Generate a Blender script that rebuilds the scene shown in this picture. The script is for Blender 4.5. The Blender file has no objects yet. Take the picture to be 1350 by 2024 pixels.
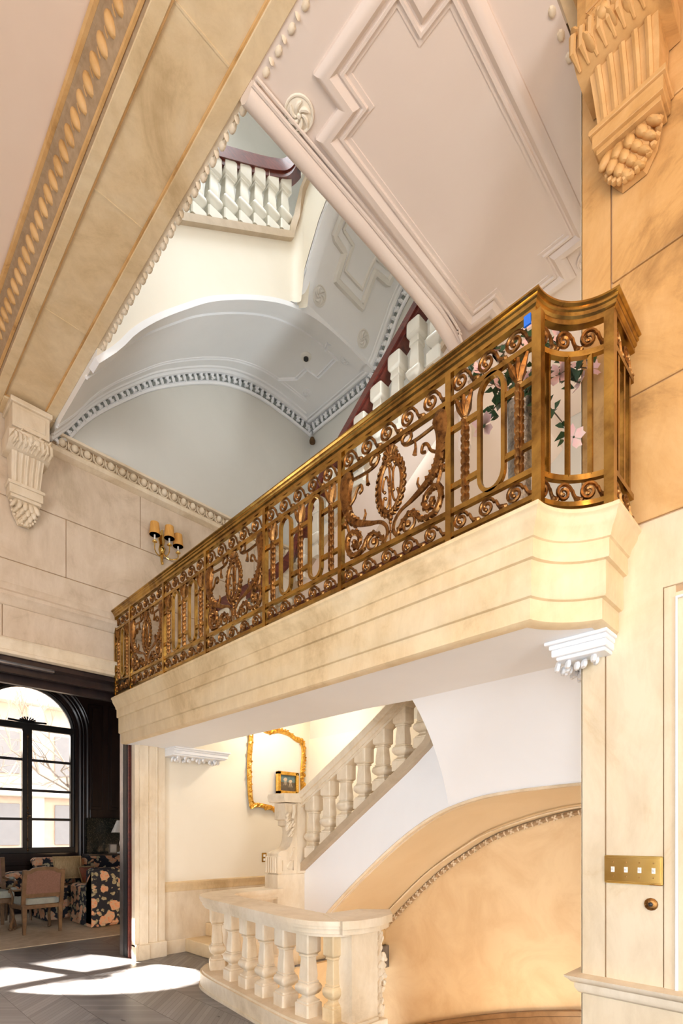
import bpy, bmesh, math, random
from mathutils import Vector, Matrix
random.seed(7)
PI = math.pi
scene = bpy.context.scene
C = scene.collection

# ------------------------------------------------------------------ camera
cd = bpy.data.cameras.new('camera')
cam = bpy.data.objects.new('camera', cd); C.objects.link(cam)
cd.sensor_fit = 'VERTICAL'; cd.sensor_height = 36.0
cd.lens = 1036 / 2024 * 36.0
cd.shift_y = (1650 - 1012) / 2024
cd.clip_start = 0.05; cd.clip_end = 200
cam.location = (0, 0, 1.55)
cam.rotation_euler = (PI / 2, 0, -PI / 4)
scene.camera = cam

# ------------------------------------------------------------------ world, sun, lamps
w = bpy.data.worlds.new('sky'); scene.world = w; w.use_nodes = True
bg = w.node_tree.nodes['Background']
bg.inputs[0].default_value = (1.0, 0.97, 0.94, 1); bg.inputs[1].default_value = 3.3

def lamp(kind, name, loc, power, color, rot=None, size=None, size_y=None, aim=None, spread=None):
    l = bpy.data.lights.new(name, kind); l.energy = power; l.color = color
    if kind == 'AREA':
        l.shape = 'RECTANGLE'; l.size = size; l.size_y = size_y or size
        if spread: l.spread = spread
    elif kind == 'POINT': l.shadow_soft_size = size or .1
    o = bpy.data.objects.new(name, l); C.objects.link(o); o.location = loc
    if aim is not None:
        o.rotation_euler = (Vector(aim) - Vector(loc)).to_track_quat('-Z', 'Y').to_euler()
    return o
s = lamp('SUN', 'sun', (-4, 24, 16), 130.0, (1.0, 0.93, 0.82)); s.data.angle = math.radians(0.6)
s.rotation_euler = Vector((0.40, -1.0, -0.63)).to_track_quat('-Z', 'Y').to_euler()
# daylight down the open stairwell, through its roof light
lamp('AREA', 'stairwell_rooflight', (3.4, 3.6, 12.8), 175, (0.90, 0.96, 1.0), size=2.4, size_y=3.0, aim=(3.4, 3.6, 0), spread=1.9)
# tall windows of the hall, behind the camera
lamp('AREA', 'hall_window_light', (-3.9, 1.2, 1.9), 225, (0.90, 0.95, 1.0), size=1.5, size_y=3.2, aim=(0, 1.2, 2.1))
lamp('AREA', 'hall_window_light', (-3.9, -1.8, 1.9), 180, (0.90, 0.95, 1.0), size=1.5, size_y=3.2, aim=(0, -1.8, 2.1))
lamp('AREA', 'hall_window_light', (0.6, -3.9, 1.9), 200, (0.92, 0.96, 1.0), size=1.5, size_y=3.2, aim=(0.6, 0, 2.1))
# hall chandelier (warm), out of frame behind the camera
lamp('POINT', 'hall_chandelier_light', (0.9, -0.5, 4.3), 68, (1.0, 0.60, 0.28), size=.25)
# warm lamps of the stairs, then the added fill lights
lamp('POINT', 'basement_stair_light', (4.3, 2.5, -0.9), 33, (1.0, 0.70, 0.36), size=.2)
lamp('POINT', 'stair_foot_light', (4.7, 5.55, 3.3), 44, (1.0, 0.90, 0.76), size=.12)
lamp('POINT', 'landing_light', (5.0, 1.5, 4.9), 13, (1.0, 0.85, 0.70), size=.15)  # unseen point light added to brighten the stairwell soffits
up = lamp('SPOT', 'stair_uplighter', (3.75, 1.8, 3.7), 420, (0.90, 0.97, 1.0), aim=(3.5, 5.4, 7.9))  # added spot, stands in for light bounced up to the arched soffit
up.data.spot_size = math.radians(37); up.data.spot_blend = 1.0; up.data.shadow_soft_size = .25

scene.view_settings.view_transform = 'Standard'
scene.view_settings.look = 'None'
scene.view_settings.gamma = 1.0
scene.view_settings.exposure = 0.10
scene.cycles.use_denoising = True
scene.cycles.max_bounces = 8
scene.cycles.diffuse_bounces = 5
scene.cycles.caustics_reflective = False
scene.cycles.caustics_refractive = False
scene.cycles.sample_clamp_indirect = 6

# ------------------------------------------------------------------ materials
def nodes(name):
    m = bpy.data.materials.new(name); m.use_nodes = True
    nt = m.node_tree; b = nt.nodes['Principled BSDF']
    return m, nt, b
def ramp(nt, stops, fac):
    r = nt.nodes.new('ShaderNodeValToRGB'); e = r.color_ramp.elements
    while len(e) < len(stops): e.new(0.5)
    for k, (p, c) in enumerate(stops):
        e[k].position = p; e[k].color = (*c, 1)
    nt.links.new(fac, r.inputs[0]); return r.outputs[0]
def coords(nt, scale=(1, 1, 1), rot=(0, 0, 0)):
    g = nt.nodes.new('ShaderNodeNewGeometry')
    mp = nt.nodes.new('ShaderNodeMapping'); mp.inputs['Scale'].default_value = scale
    mp.inputs['Rotation'].default_value = rot
    nt.links.new(g.outputs['Position'], mp.inputs['Vector']); return mp.outputs[0]
def noise(nt, vec, scale, detail=5, rough=.6, dist=0):
    n = nt.nodes.new('ShaderNodeTexNoise'); n.inputs['Scale'].default_value = scale
    n.inputs['Detail'].default_value = detail; n.inputs['Roughness'].default_value = rough
    n.inputs['Distortion'].default_value = dist
    nt.links.new(vec, n.inputs['Vector']); return n.outputs['Fac']
def bump(nt, b, h, strength=.2, dist=.01):
    n = nt.nodes.new('ShaderNodeBump'); n.inputs['Strength'].default_value = strength
    n.inputs['Distance'].default_value = dist
    nt.links.new(h, n.inputs['Height']); nt.links.new(n.outputs[0], b.inputs['Normal'])
def mat(name, c1, c2=None, scale=3, rough=.6, metal=0, bmp=0, bscale=40, dist=.5, lo=.35, hi=.65, stretch=(1, 1, 1), spec=None, coat=0):
    m, nt, b = nodes(name); v = coords(nt, stretch)
    c2 = c2 or tuple(x * .93 for x in c1)
    f = noise(nt, v, scale, 6, .62, dist)
    nt.links.new(ramp(nt, [(lo, c2), (hi, c1)], f), b.inputs['Base Color'])
    b.inputs['Roughness'].default_value = rough; b.inputs['Metallic'].default_value = metal
    if spec is not None: b.inputs['Specular IOR Level'].default_value = spec
    if coat: b.inputs['Coat Weight'].default_value = coat; b.inputs['Coat Roughness'].default_value = .12
    if bmp: bump(nt, b, noise(nt, v, bscale, 4), bmp, .004)
    return m
def stone(name, c1, c2, c3, scale=1.1, rough=.55):
    m, nt, b = nodes(name); v = coords(nt)
    f = noise(nt, v, scale, 9, .68, .9)
    col = ramp(nt, [(.34, c3), (.45, c2), (.60, c1)], f)
    f2 = noise(nt, coords(nt, (1, 1, .35)), 7, 6, .7, .4)
    mx = nt.nodes.new('ShaderNodeMix'); mx.data_type = 'RGBA'; mx.blend_type = 'MULTIPLY'
    mx.inputs[0].default_value = .6
    nt.links.new(col, mx.inputs[6]); nt.links.new(ramp(nt, [(.3, (.78, .74, .68)), (.6, (1, 1, 1))], f2), mx.inputs[7])
    nt.links.new(mx.outputs[2], b.inputs['Base Color']); b.inputs['Roughness'].default_value = rough
    bump(nt, b, noise(nt, v, 22, 6), .12, .004)
    return m
M = {}
M['lime'] = stone('honey_limestone', (.77, .62, .40), (.73, .56, .33), (.57, .41, .22))
M['lime_pale'] = stone('pale_limestone', (.80, .70, .55), (.75, .63, .46), (.62, .50, .34))
M['lime_wall'] = stone('wall_limestone', (.68, .565, .44), (.64, .52, .39), (.53, .42, .30), 1.6)
M['lime_amber'] = stone('amber_limestone', (.68, .42, .18), (.60, .345, .125), (.34, .18, .06), 1.5)  # mottled stone with the lamp's warm tint put into the base colour
M['joint'] = mat('mortar_joint', (.50, .34, .20), (.42, .28, .16), 5, .8)
M['plaster'] = mat('white_plaster', (.80, .785, .75), (.765, .745, .70), .9, .55, bmp=.04, bscale=9)
M['plaster_cool'] = mat('cool_white_plaster', (.88, .89, .905), (.84, .85, .865), .8, .55, bmp=.04, bscale=9)
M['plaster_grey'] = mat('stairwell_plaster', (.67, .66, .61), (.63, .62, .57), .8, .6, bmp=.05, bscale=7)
M['plaster_pink'] = mat('blush_plaster', (.80, .70, .62), (.76, .65, .57), .7, .55, bmp=.04, bscale=8)
M['ceil'] = mat('hall_ceiling_plaster', (.82, .66, .53), (.78, .61, .48), .8, .6, bmp=.04, bscale=8)
M['cream'] = mat('cream_plaster', (.86, .80, .68), (.83, .76, .63), .9, .55, bmp=.04, bscale=8)
M['curb'] = mat('taupe_stone', (.50, .39, .27), (.43, .33, .22), 6, .6)
M['lime_pillar'] = stone('pillar_limestone', (.72, .61, .44), (.69, .57, .39), (.60, .45, .26))
M['tan'] = mat('tan_plaster', (.74, .62, .44), (.68, .55, .37), .9, .55, bmp=.04, bscale=8)  # cream plaster darkened: weaker light put into the soffit colour
M['ochre'] = mat('ochre_plaster', (.80, .62, .38), (.70, .50, .28), 1.6, .6, dist=1.2, lo=.3, hi=.6, bmp=.04, bscale=8)
M['brass'] = mat('polished_brass', (.58, .37, .10), (.24, .135, .04), 5, .22, 1, bmp=.05, bscale=60, lo=.35, hi=.62)
M['bronze'] = mat('gilt_bronze', (.38, .19, .06), (.11, .05, .02), 26, .36, 1, bmp=.35, bscale=120, lo=.35, hi=.62)
M['bronze_dark'] = mat('dark_bronze', (.26, .15, .07), (.11, .065, .035), 14, .34, 1, bmp=.2, bscale=100)
M['gold'] = mat('gilded_wood', (.93, .58, .14), (.60, .32, .05), 20, .32, 1, bmp=.4, bscale=90)
M['mahog'] = mat('mahogany', (.15, .026, .014), (.06, .010, .007), 5, .32, 0, dist=2, stretch=(1, 1, 5), coat=.12)
M['darkwood'] = mat('dark_panelling', (.035, .020, .018), (.014, .009, .010), 5, .32, 0, stretch=(1, 1, .2), coat=.2)
M['wood_lt'] = mat('carved_walnut', (.20, .115, .055), (.12, .065, .03), 9, .4, bmp=.1)
M['black'] = mat('black_paint', (.02, .02, .022), (.012, .012, .014), 5, .4)
M['sage'] = mat('sage_upholstery', (.36, .385, .34), (.29, .31, .28), 14, .8, bmp=.3, bscale=200)
M['cane'] = mat('rose_weave', (.25, .135, .10), (.19, .10, .07), 60, .8, bmp=.4, bscale=260)
M['shade'] = mat('ochre_silk_shade', (.72, .38, .09), (.58, .28, .06), 30, .7, stretch=(3, 3, .2))
M['white'] = mat('white_paint', (.84, .83, .80), None, 3, .5)
M['offwhite'] = mat('ivory_paint', (.72, .69, .60), None, 3, .5)
M['silver'] = mat('hammered_silver', (.62, .62, .60), (.25, .26, .28), 36, .3, 1, bmp=.9, bscale=70)
M['leaf'] = mat('green_leaf', (.045, .10, .03), (.02, .05, .02), 12, .5)
M['petal'] = mat('pink_petal', (.86, .50, .50), (.80, .62, .56), 12, .6)
M['twig'] = mat('twig_bark', (.12, .085, .05), None, 12, .8)
M['rug'] = mat('wool_rug', (.60, .50, .38), (.48, .39, .28), 7, .95, bmp=.4, bscale=120)
M['tape'] = mat('blue_tape', (.02, .16, .72), None, 3, .6)
M['ivory'] = mat('ivory_plastic', (.82, .80, .74), None, 3, .35)
M['redcloth'] = mat('red_tapestry', (.40, .10, .07), (.32, .20, .12), 30, .9, bmp=.4, bscale=150)
M['goldcloth'] = mat('gold_damask', (.62, .47, .26), (.42, .30, .15), 26, .7, stretch=(3, 1, .4), bmp=.3, bscale=150)
M['marble'] = mat('dark_veined_marble', (.24, .20, .14), (.03, .032, .026), 10, .12, dist=6, lo=.52, hi=.70)
M['brick'] = mat('brownstone_facade', (.86, .70, .58), (.80, .62, .50), 2, .9)  # paled: overexposed daylight is put into the facade colours
M['stone_fac'] = mat('pale_facade_stone', (.88, .84, .78), None, 2, .9)
M['winpane'] = mat('far_window_pane', (.34, .34, .36), None, 3, .2)
M['brass_pol'] = mat('bright_brass', (.84, .60, .22), (.70, .46, .13), 6, .14, 1)
M['patina'] = mat('dusty_recess', (.42, .29, .17), (.33, .22, .12), 20, .9)  # recess shade put into the colour of the backing strips
M['patina_grey'] = mat('grey_recess', (.26, .28, .26), (.19, .21, .20), 20, .9)  # grey version of the painted shade, behind the upper leaf moulding
M['bark'] = mat('tree_bark', (.62, .56, .50), (.5, .45, .40), 6, .9)
M['ground'] = mat('garden_ground', (.42, .38, .32), (.34, .30, .25), 2, .9)
M['steel'] = mat('brushed_steel', (.60, .60, .62), (.40, .40, .42), 5, .3, 1)
M['mirror'] = mat('mirror_glass', (.92, .90, .86), (.90, .88, .84), 2, .35, .35)
M['canvas_sky'] = mat('painted_canvas_teal', (.16, .24, .24), (.09, .15, .17), 14, .6)
M['canvas_ground'] = mat('painted_canvas_brown', (.14, .10, .06), (.08, .06, .04), 14, .6)
M['canvas_white'] = mat('painted_canvas_cream', (.62, .50, .36), None, 30, .6)
M['tile_wood'] = mat('stair_wood', (.30, .17, .08), (.20, .11, .05), 6, .35)

def m_glass():
    m, nt, b = nodes('window_glass')
    tr = nt.nodes.new('ShaderNodeBsdfTransparent'); gl = nt.nodes.new('ShaderNodeBsdfGlossy'); gl.inputs['Roughness'].default_value = .02
    mx = nt.nodes.new('ShaderNodeMixShader'); mx.inputs[0].default_value = .06
    nt.links.new(tr.outputs[0], mx.inputs[1]); nt.links.new(gl.outputs[0], mx.inputs[2])
    nt.links.new(mx.outputs[0], nt.nodes['Material Output'].inputs['Surface'])
    return m
M['glass'] = m_glass()
def m_floor():
    m, nt, b = nodes('chevron_parquet')
    g = nt.nodes.new('ShaderNodeNewGeometry'); sp = nt.nodes.new('ShaderNodeSeparateXYZ')
    nt.links.new(g.outputs['Position'], sp.inputs[0])
    def mth(op, a, b_=None):
        n = nt.nodes.new('ShaderNodeMath'); n.operation = op
        for k, x in enumerate((a, b_)):
            if x is None: continue
            if isinstance(x, (int, float)): n.inputs[k].default_value = x
            else: nt.links.new(x, n.inputs[k])
        return n.outputs[0]
    pp = mth('PINGPONG', sp.outputs[0], .42)
    t = mth('DIVIDE', mth('ADD', sp.outputs[1], pp), .062)
    fr = mth('FRACT', t)
    col_i = mth('FLOOR', mth('DIVIDE', sp.outputs[0], .42))
    idv = mth('ADD', mth('FLOOR', t), mth('MULTIPLY', col_i, 17.3))
    wn = nt.nodes.new('ShaderNodeTexWhiteNoise'); wn.noise_dimensions = '1D'
    nt.links.new(idv, wn.inputs['W'])
    gap = mth('MULTIPLY', mth('GREATER_THAN', fr, .05), mth('GREATER_THAN', mth('FRACT', mth('DIVIDE', sp.outputs[0], .42)), .012))
    nz = noise(nt, coords(nt), 3.0, 8, .7, .6)
    c = ramp(nt, [(0, (.135, .128, .132)), (1, (.215, .205, .212))], wn.outputs['Value'])
    mx = nt.nodes.new('ShaderNodeMix'); mx.data_type = 'RGBA'; mx.blend_type = 'MULTIPLY'; mx.inputs[0].default_value = 1
    nt.links.new(c, mx.inputs[6])
    nt.links.new(ramp(nt, [(.3, (.7, .7, .7)), (.7, (1.3, 1.28, 1.25))], nz), mx.inputs[7])
    m2 = nt.nodes.new('ShaderNodeMix'); m2.data_type = 'RGBA'
    nt.links.new(gap, m2.inputs[0]); m2.inputs[6].default_value = (.03, .022, .02, 1); nt.links.new(mx.outputs[2], m2.inputs[7])
    nt.links.new(m2.outputs[2], b.inputs['Base Color'])
    nt.links.new(ramp(nt, [(.3, (.26, .26, .26)), (.7, (.48, .48, .48))], nz), b.inputs['Roughness'])
    b.inputs['Specular IOR Level'].default_value = .7
    return m
M['floor'] = m_floor()
def m_floral():
    m, nt, b = nodes('floral_fabric')
    v = coords(nt)
    nz = nt.nodes.new('ShaderNodeTexNoise'); nz.inputs['Scale'].default_value = 9; nt.links.new(v, nz.inputs['Vector'])
    ad = nt.nodes.new('ShaderNodeMix'); ad.data_type = 'RGBA'; ad.inputs[0].default_value = .10
    nt.links.new(v, ad.inputs[6]); nt.links.new(nz.outputs['Color'], ad.inputs[7])
    def vor(sc, feat='F1'):
        n = nt.nodes.new('ShaderNodeTexVoronoi'); n.inputs['Scale'].default_value = sc; n.feature = feat
        nt.links.new(ad.outputs[2], n.inputs['Vector']); return n
    big = vor(6.2); sm = vor(13); ring = vor(30)
    navy = (.012, .015, .026)
    def mixc(f, a, b_):
        n = nt.nodes.new('ShaderNodeMix'); n.data_type = 'RGBA'
        nt.links.new(f, n.inputs[0])
        for k, x in ((6, a), (7, b_)):
            if isinstance(x, tuple): n.inputs[k].default_value = (*x, 1)
            else: nt.links.new(x, n.inputs[k])
        return n.outputs[2]
    fsm = ramp(nt, [(.36, (1, 1, 1)), (.42, (0, 0, 0))], sm.outputs['Distance'])
    fbig = ramp(nt, [(.43, (1, 1, 1)), (.48, (0, 0, 0))], big.outputs['Distance'])
    tone = ramp(nt, [(.0, (.62, .22, .11)), (.45, (.72, .40, .24)), (.8, (.58, .44, .30))], ring.outputs['Distance'])
    green = ramp(nt, [(.0, (.22, .20, .10)), (.7, (.42, .38, .26))], ring.outputs['Distance'])
    c = mixc(fsm, navy, green); c = mixc(fbig, c, tone)
    nt.links.new(c, b.inputs['Base Color']); b.inputs['Roughness'].default_value = .85
    return m
M['floral'] = m_floral()

# ------------------------------------------------------------------ mesh helpers
WL = {}
class MB:
    def __init__(s): s.v = []; s.f = []
    def add(s, vs, fs):
        o = len(s.v); s.v += [tuple(p) for p in vs]; s.f += [tuple(i + o for i in q) for q in fs]; return s
    def box(s, x0, x1, y0, y1, z0, z1, bev=0):
        if bev:
            b = min(bev, (x1 - x0) / 2.01, (y1 - y0) / 2.01, (z1 - z0) / 2.01)
            rings = []
            for z, t in ((z0, b), (z0 + b, 0), (z1 - b, 0), (z1, b)):
                rings.append([(x0 + t, y0 + t, z), (x1 - t, y0 + t, z), (x1 - t, y1 - t, z), (x0 + t, y1 - t, z)])
            return s.loft(rings)
        return s.add([(x0, y0, z0), (x1, y0, z0), (x1, y1, z0), (x0, y1, z0), (x0, y0, z1), (x1, y0, z1), (x1, y1, z1), (x0, y1, z1)],
                     [(0, 3, 2, 1), (4, 5, 6, 7), (0, 1, 5, 4), (1, 2, 6, 5), (2, 3, 7, 6), (3, 0, 4, 7)])
    def loft(s, rings, caps=True, closed=False, ringclosed=True):
        n = len(rings[0]); o = []
        vs = [p for r in rings for p in r]; fs = []
        m = len(rings)
        for i in range(m if closed else m - 1):
            j = (i + 1) % m
            for k in range(n if ringclosed else n - 1):
                l = (k + 1) % n
                fs.append((i * n + k, i * n + l, j * n + l, j * n + k))
        if caps and not closed and ringclosed:
            fs.append(tuple(range(n - 1, -1, -1))); fs.append(tuple((m - 1) * n + k for k in range(n)))
        return s.add(vs, fs)
    def tube(s, pts, r, n=6, closed=False, flat=1.0, up=None, rot=0):
        pts = [Vector(p) for p in pts]; m = len(pts)
        rs = r if isinstance(r, (list, tuple)) else [r] * m
        rings = []; prev = None
        for i, p in enumerate(pts):
            if closed: t = pts[(i + 1) % m] - pts[i - 1]
            else: t = pts[min(i + 1, m - 1)] - pts[max(i - 1, 0)]
            if t.length < 1e-9: t = Vector((0, 0, 1))
            t.normalize()
            if up is not None: a = Vector(up); a = a - t * a.dot(t)
            elif prev is not None: a = prev - t * prev.dot(t)
            else:
                a = Vector((0, 0, 1)) if abs(t.z) < .9 else Vector((1, 0, 0)); a = a - t * a.dot(t)
            if a.length < 1e-6: a = t.orthogonal()
            a.normalize(); b = t.cross(a); prev = a
            rings.append([p + (a * math.cos(2 * PI * (k + .5) / n + rot) * flat + b * math.sin(2 * PI * (k + .5) / n + rot)) * rs[i] for k in range(n)])
        return s.loft(rings, closed=closed)
    def bar(s, pts, w, h, up=(0, 0, 1), closed=False):
        """rectangular bar: h along up, w across"""
        pts = [Vector(p) for p in pts]; m = len(pts); rings = []
        for i, p in enumerate(pts):
            if closed: t = pts[(i + 1) % m] - pts[i - 1]; sc = 1
            else:
                t = pts[min(i + 1, m - 1)] - pts[max(i - 1, 0)]; sc = 1
                if 0 < i < m - 1:
                    t1 = (pts[i] - pts[i - 1]).normalized(); t2 = (pts[i + 1] - pts[i]).normalized()
                    cs = max(.35, math.sqrt(max(0.0, (1 + t1.dot(t2)) / 2))); sc = 1 / cs; t = t1 + t2
            t.normalize(); a = Vector(up); a = (a - t * a.dot(t)).normalized(); b = t.cross(a)
            rings.append([p + a * h / 2 * x + b * w / 2 * y * sc for x, y in ((-1, -1), (1, -1), (1, 1), (-1, 1))])
        return s.loft(rings, closed=closed)
    def lathe(s, c, prof, n=16, square=False, sx=1, sy=1, rot=0):
        c = Vector(c); rings = []
        for r, z in prof:
            if square:
                b = r * .86
                q = [(r, -b), (r, b), (b, r), (-b, r), (-r, b), (-r, -b), (-b, -r), (b, -r)]
                rings.append([(c.x + x * math.cos(rot) - y * math.sin(rot), c.y + x * math.sin(rot) + y * math.cos(rot), c.z + z) for x, y in q])
            else:
                rings.append([(c.x + r * sx * math.cos(2 * PI * k / n), c.y + r * sy * math.sin(2 * PI * k / n), c.z + z) for k in range(n)])
        return s.loft(rings)
    def ell(s, c, ax, ay, az, n=8, m=5):
        c = Vector(c); ax = Vector(ax); ay = Vector(ay); az = Vector(az)
        vs = [c - az]; fs = []
        for i in range(1, m):
            ph = -PI / 2 + PI * i / m
            for k in range(n):
                th = 2 * PI * k / n
                vs.append(c + ax * math.cos(ph) * math.cos(th) + ay * math.cos(ph) * math.sin(th) + az * math.sin(ph))
        vs.append(c + az); L = len(vs) - 1
        for k in range(n):
            l = (k + 1) % n
            fs.append((0, 1 + l, 1 + k)); fs.append((L, L - n + k, L - n + l))
            for i in range(m - 2):
                a = 1 + i * n
                fs.append((a + k, a + l, a + n + l, a + n + k))
        return s.add(vs, fs)
    def prism(s, poly, lo, hi, axis='z'):
        def P(a, b, h):
            return {'z': (a, b, h), 'x': (h, a, b), 'y': (a, h, b)}[axis]
        n = len(poly)
        vs = [P(a, b, lo) for a, b in poly] + [P(a, b, hi) for a, b in poly]
        fs = [tuple(range(n)), tuple(range(2 * n - 1, n - 1, -1))] + [(i, (i + 1) % n, n + (i + 1) % n, n + i) for i in range(n)]
        return s.add(vs, fs)
    def build(s, name, m, parent=None, local=False, bevel=0):
        me = bpy.data.meshes.new(name)
        vs = s.v
        if parent is not None and not local:
            o = WL.get(parent.name, Vector((0, 0, 0))); vs = [(x - o.x, y - o.y, z - o.z) for x, y, z in vs]
        me.from_pydata(vs, [], s.f); me.validate()
        bm = bmesh.new(); bm.from_mesh(me)
        bmesh.ops.remove_doubles(bm, verts=bm.verts, dist=1e-6)
        bmesh.ops.recalc_face_normals(bm, faces=bm.faces)
        for f in bm.faces: f.smooth = True
        bm.to_mesh(me); bm.free()
        me.set_sharp_from_angle(angle=math.radians(38))
        me.materials.append(M[m] if isinstance(m, str) else m)
        ob = bpy.data.objects.new(name, me); C.objects.link(ob)
        if parent is not None:
            ob.parent = parent; WL[ob.name] = WL.get(parent.name, Vector((0, 0, 0)))
        else: WL[ob.name] = Vector((0, 0, 0))
        return ob
def thing(name, label, cat, loc=(0, 0, 0), rz=0, group=None):
    o = bpy.data.objects.new(name, None); C.objects.link(o); o.location = loc; o.rotation_euler = (0, 0, rz)
    o['label'] = label; o['category'] = cat
    if group: o['group'] = group
    WL[o.name] = Vector(loc); o.empty_display_size = .1
    return o
def tag(o, label, cat, group=None, kind=None):
    o['label'] = label; o['category'] = cat
    if group: o['group'] = group
    if kind: o['kind'] = kind
    return o
def struct(name, mb, m, parent=None):
    o = mb.build(name, m, parent)
    if parent is None: o['kind'] = 'structure'
    return o
def dup(root, loc, rz=0, label=None):
    def cp(o, par):
        c = o.copy(); C.objects.link(c)
        if par is not None: c.parent = par
        for ch in [x for x in KIDS.get(o.name, [])]: cp(ch, c)
        return c
    KIDS = {}
    for x in bpy.data.objects:
        if x.parent is not None: KIDS.setdefault(x.parent.name, []).append(x)
    r = cp(root, None); r.location = loc; r.rotation_euler = (0, 0, rz)
    if label: r['label'] = label
    return r
def interp(tab, x):
    if x <= tab[0][0]: return tab[0][1]
    for (a, b), (c, d) in zip(tab, tab[1:]):
        if x <= c: return b + (d - b) * (x - a) / (c - a)
    return tab[-1][1]
def smooth_tab(tab, n=40):
    """Catmull-Rom resample of (x, value) points"""
    out = []
    P = [tab[0]] + list(tab) + [tab[-1]]
    for i in range(1, len(P) - 2):
        for k in range(8):
            t = k / 8; p0, p1, p2, p3 = P[i - 1], P[i], P[i + 1], P[i + 2]
            out.append(tuple(.5 * ((2 * p1[j]) + (-p0[j] + p2[j]) * t + (2 * p0[j] - 5 * p1[j] + 4 * p2[j] - p3[j]) * t * t + (-p0[j] + 3 * p1[j] - 3 * p2[j] + p3[j]) * t ** 3) for j in range(len(p1))))
    out.append(tuple(tab[-1])); return out
cr = smooth_tab
def resample(pts, n):
    P = [Vector(p) for p in pts]; L = [0]
    for a, b in zip(P, P[1:]): L.append(L[-1] + (b - a).length)
    out = []
    for k in range(n):
        t = L[-1] * k / (n - 1); i = 0
        while i < len(L) - 2 and L[i + 1] < t: i += 1
        d = L[i + 1] - L[i]; out.append(P[i].lerp(P[i + 1], (t - L[i]) / d if d else 0))
    return out

# ================================================================== STRUCTURE
XF, XB = 2.49, 5.67       # balcony front line, back wall of the stairwell
YF = 6.40                 # far wall
YN = 1.16                 # end of the right wall / near side of the stairwell
XR = 3.12                 # right wall

# floor, with the opening of the basement stairs
f = MB()
f.box(-4, 2.80, -4, 13.2, -.3, 0).box(2.80, XB, 4.72, 13.2, -.3, 0).box(XB, 8, 6.4, 13.2, -.3, 0).box(2.80, XB, -4, YN, -.3, 0)
struct('floor', f, 'floor')
# ---- far wall
wf = MB()
wf.box(-4, 2.80, YF + .012, YF + .40, 3.46, 6.5).box(2.80, XB + .3, YF + .012, YF + .40, -3, 6.0).box(1.5, XB + .3, YF, YF + .4, 5.98, 13)
far = struct('wall_far', wf, 'joint')
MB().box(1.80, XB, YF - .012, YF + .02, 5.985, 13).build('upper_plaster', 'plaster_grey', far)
MB().box(3.14, XB, YF - .006, YF + .02, .93, 2.72).box(3.44, XB, YF - .006, YF + .02, 2.72, 3.7).build('lower_plaster', 'cream', far)
MB().box(3.14, XB, YF - .012, YF + .02, -.2, .86).build('stone_dado', 'lime_pale', far)
def blocks(plane_axis, pos, rows, mb, gap=.009, depth=.02, out=-1):
    for z0, z1, cuts in rows:
        for a, b in zip(cuts, cuts[1:]):
            if plane_axis == 'y': mb.box(a + gap / 2, b - gap / 2, pos, pos + depth, z0 + gap / 2, z1 - gap / 2, .004)
            else: mb.box(pos, pos + depth, a + gap / 2, b - gap / 2, z0 + gap / 2, z1 - gap / 2, .004)
b = MB()
blocks('y', YF, [(5.12, 5.98, [-4, -.59, 1.13, 2.85, 4.57, XB]), (4.46, 5.12, [-4, .27, 1.99, 3.71, XB]),
                 (4.15, 4.46, [-4, XB]), (3.60, 4.0, [-4, 1.37, 2.80, XB]), (2.72, 3.6, [2.80, XB])], b)
b.build('stone_blocks', 'lime_wall', far)
# string course and architrave on the far wall
def hmould(mb, x0, x1, y, prof, axis='x'):
    """prof: (out, z) list; extruded along x at wall face y, projecting towards -y; or along y at x=y"""
    r = []
    if axis == 'x':
        for x in (x0, x1): r.append([(x, y + .02, prof[0][1])] + [(x, y - o, z) for o, z in prof] + [(x, y + .02, prof[-1][1])])
    else:
        for yy in (x0, x1): r.append([(y + .02, yy, prof[0][1])] + [(y - o, yy, z) for o, z in prof] + [(y + .02, yy, prof[-1][1])])
    mb.loft(r)
m = MB()
hmould(m, -4, XB, YF, [(.012, 4.21), (.02, 4.19), (.028, 4.15), (.03, 4.125), (.055, 4.12), (.075, 4.095), (.075, 4.06), (.05, 4.035), (.035, 4.0), (.02, 3.975), (.012, 3.97)])
o = m.build('string_course', 'lime_wall', far)
m = MB()
hmould(m, -4, 2.76, YF, [(.0, 3.64), (.05, 3.62), (.06, 3.60), (.045, 3.575), (.03, 3.55), (.03, 3.50), (.04, 3.49), (.04, 3.46), (0, 3.45)])
m.build('architrave', 'lime_pale', far)
m = MB()   # dark sliding-door track under the lintel
m.box(-4, 2.78, YF + .05, YF + .40, 3.40, 3.455).box(-4, 2.78, YF + .20, YF + .26, 3.32, 3.40).box(-4, 2.78, YF + .38, YF + .44, 3.25, 3.46)
m.build('door_head', 'darkwood', far)
m = MB(); m.box(-4, 1.9, YF + .10, YF + .16, 3.385, 3.40); m.build('head_track', 'steel', far)
# cornice with eggs on the far wall, under the white plaster
def egg_row(mb, a, b, n, up, out, r=.05, rz=.075):
    a = Vector(a); b = Vector(b); t = (b - a).normalized(); up = Vector(up).normalized(); out = Vector(out).normalized(); st = (b - a) / n
    L = st.length
    for k in range(n):
        c = a + st * (k + .5)
        mb.ell(c + out * r * .25, t * L * .30, up * rz * .82, out * r * .8, 10, 6)
        # U-shaped shell round the egg
        pts = [c + t * L * .40 * math.cos(q) + up * rz * 1.0 * math.sin(q) for q in [PI * (-1.18 + 1.36 * i / 8) for i in range(9)]]
        mb.tube(pts, L * .075, 5)
        # dart
        d = c + st * .5
        mb.tube([d + up * rz, d + out * r * .2, d - up * rz * .95], [L * .05, L * .075, L * .012], 4)
m = MB()
hmould(m, 1.75, XB, YF, [(.0, 5.77), (.015, 5.775), (.05, 5.79), (.07, 5.80), (.075, 5.845), (.085, 5.85)])
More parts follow.
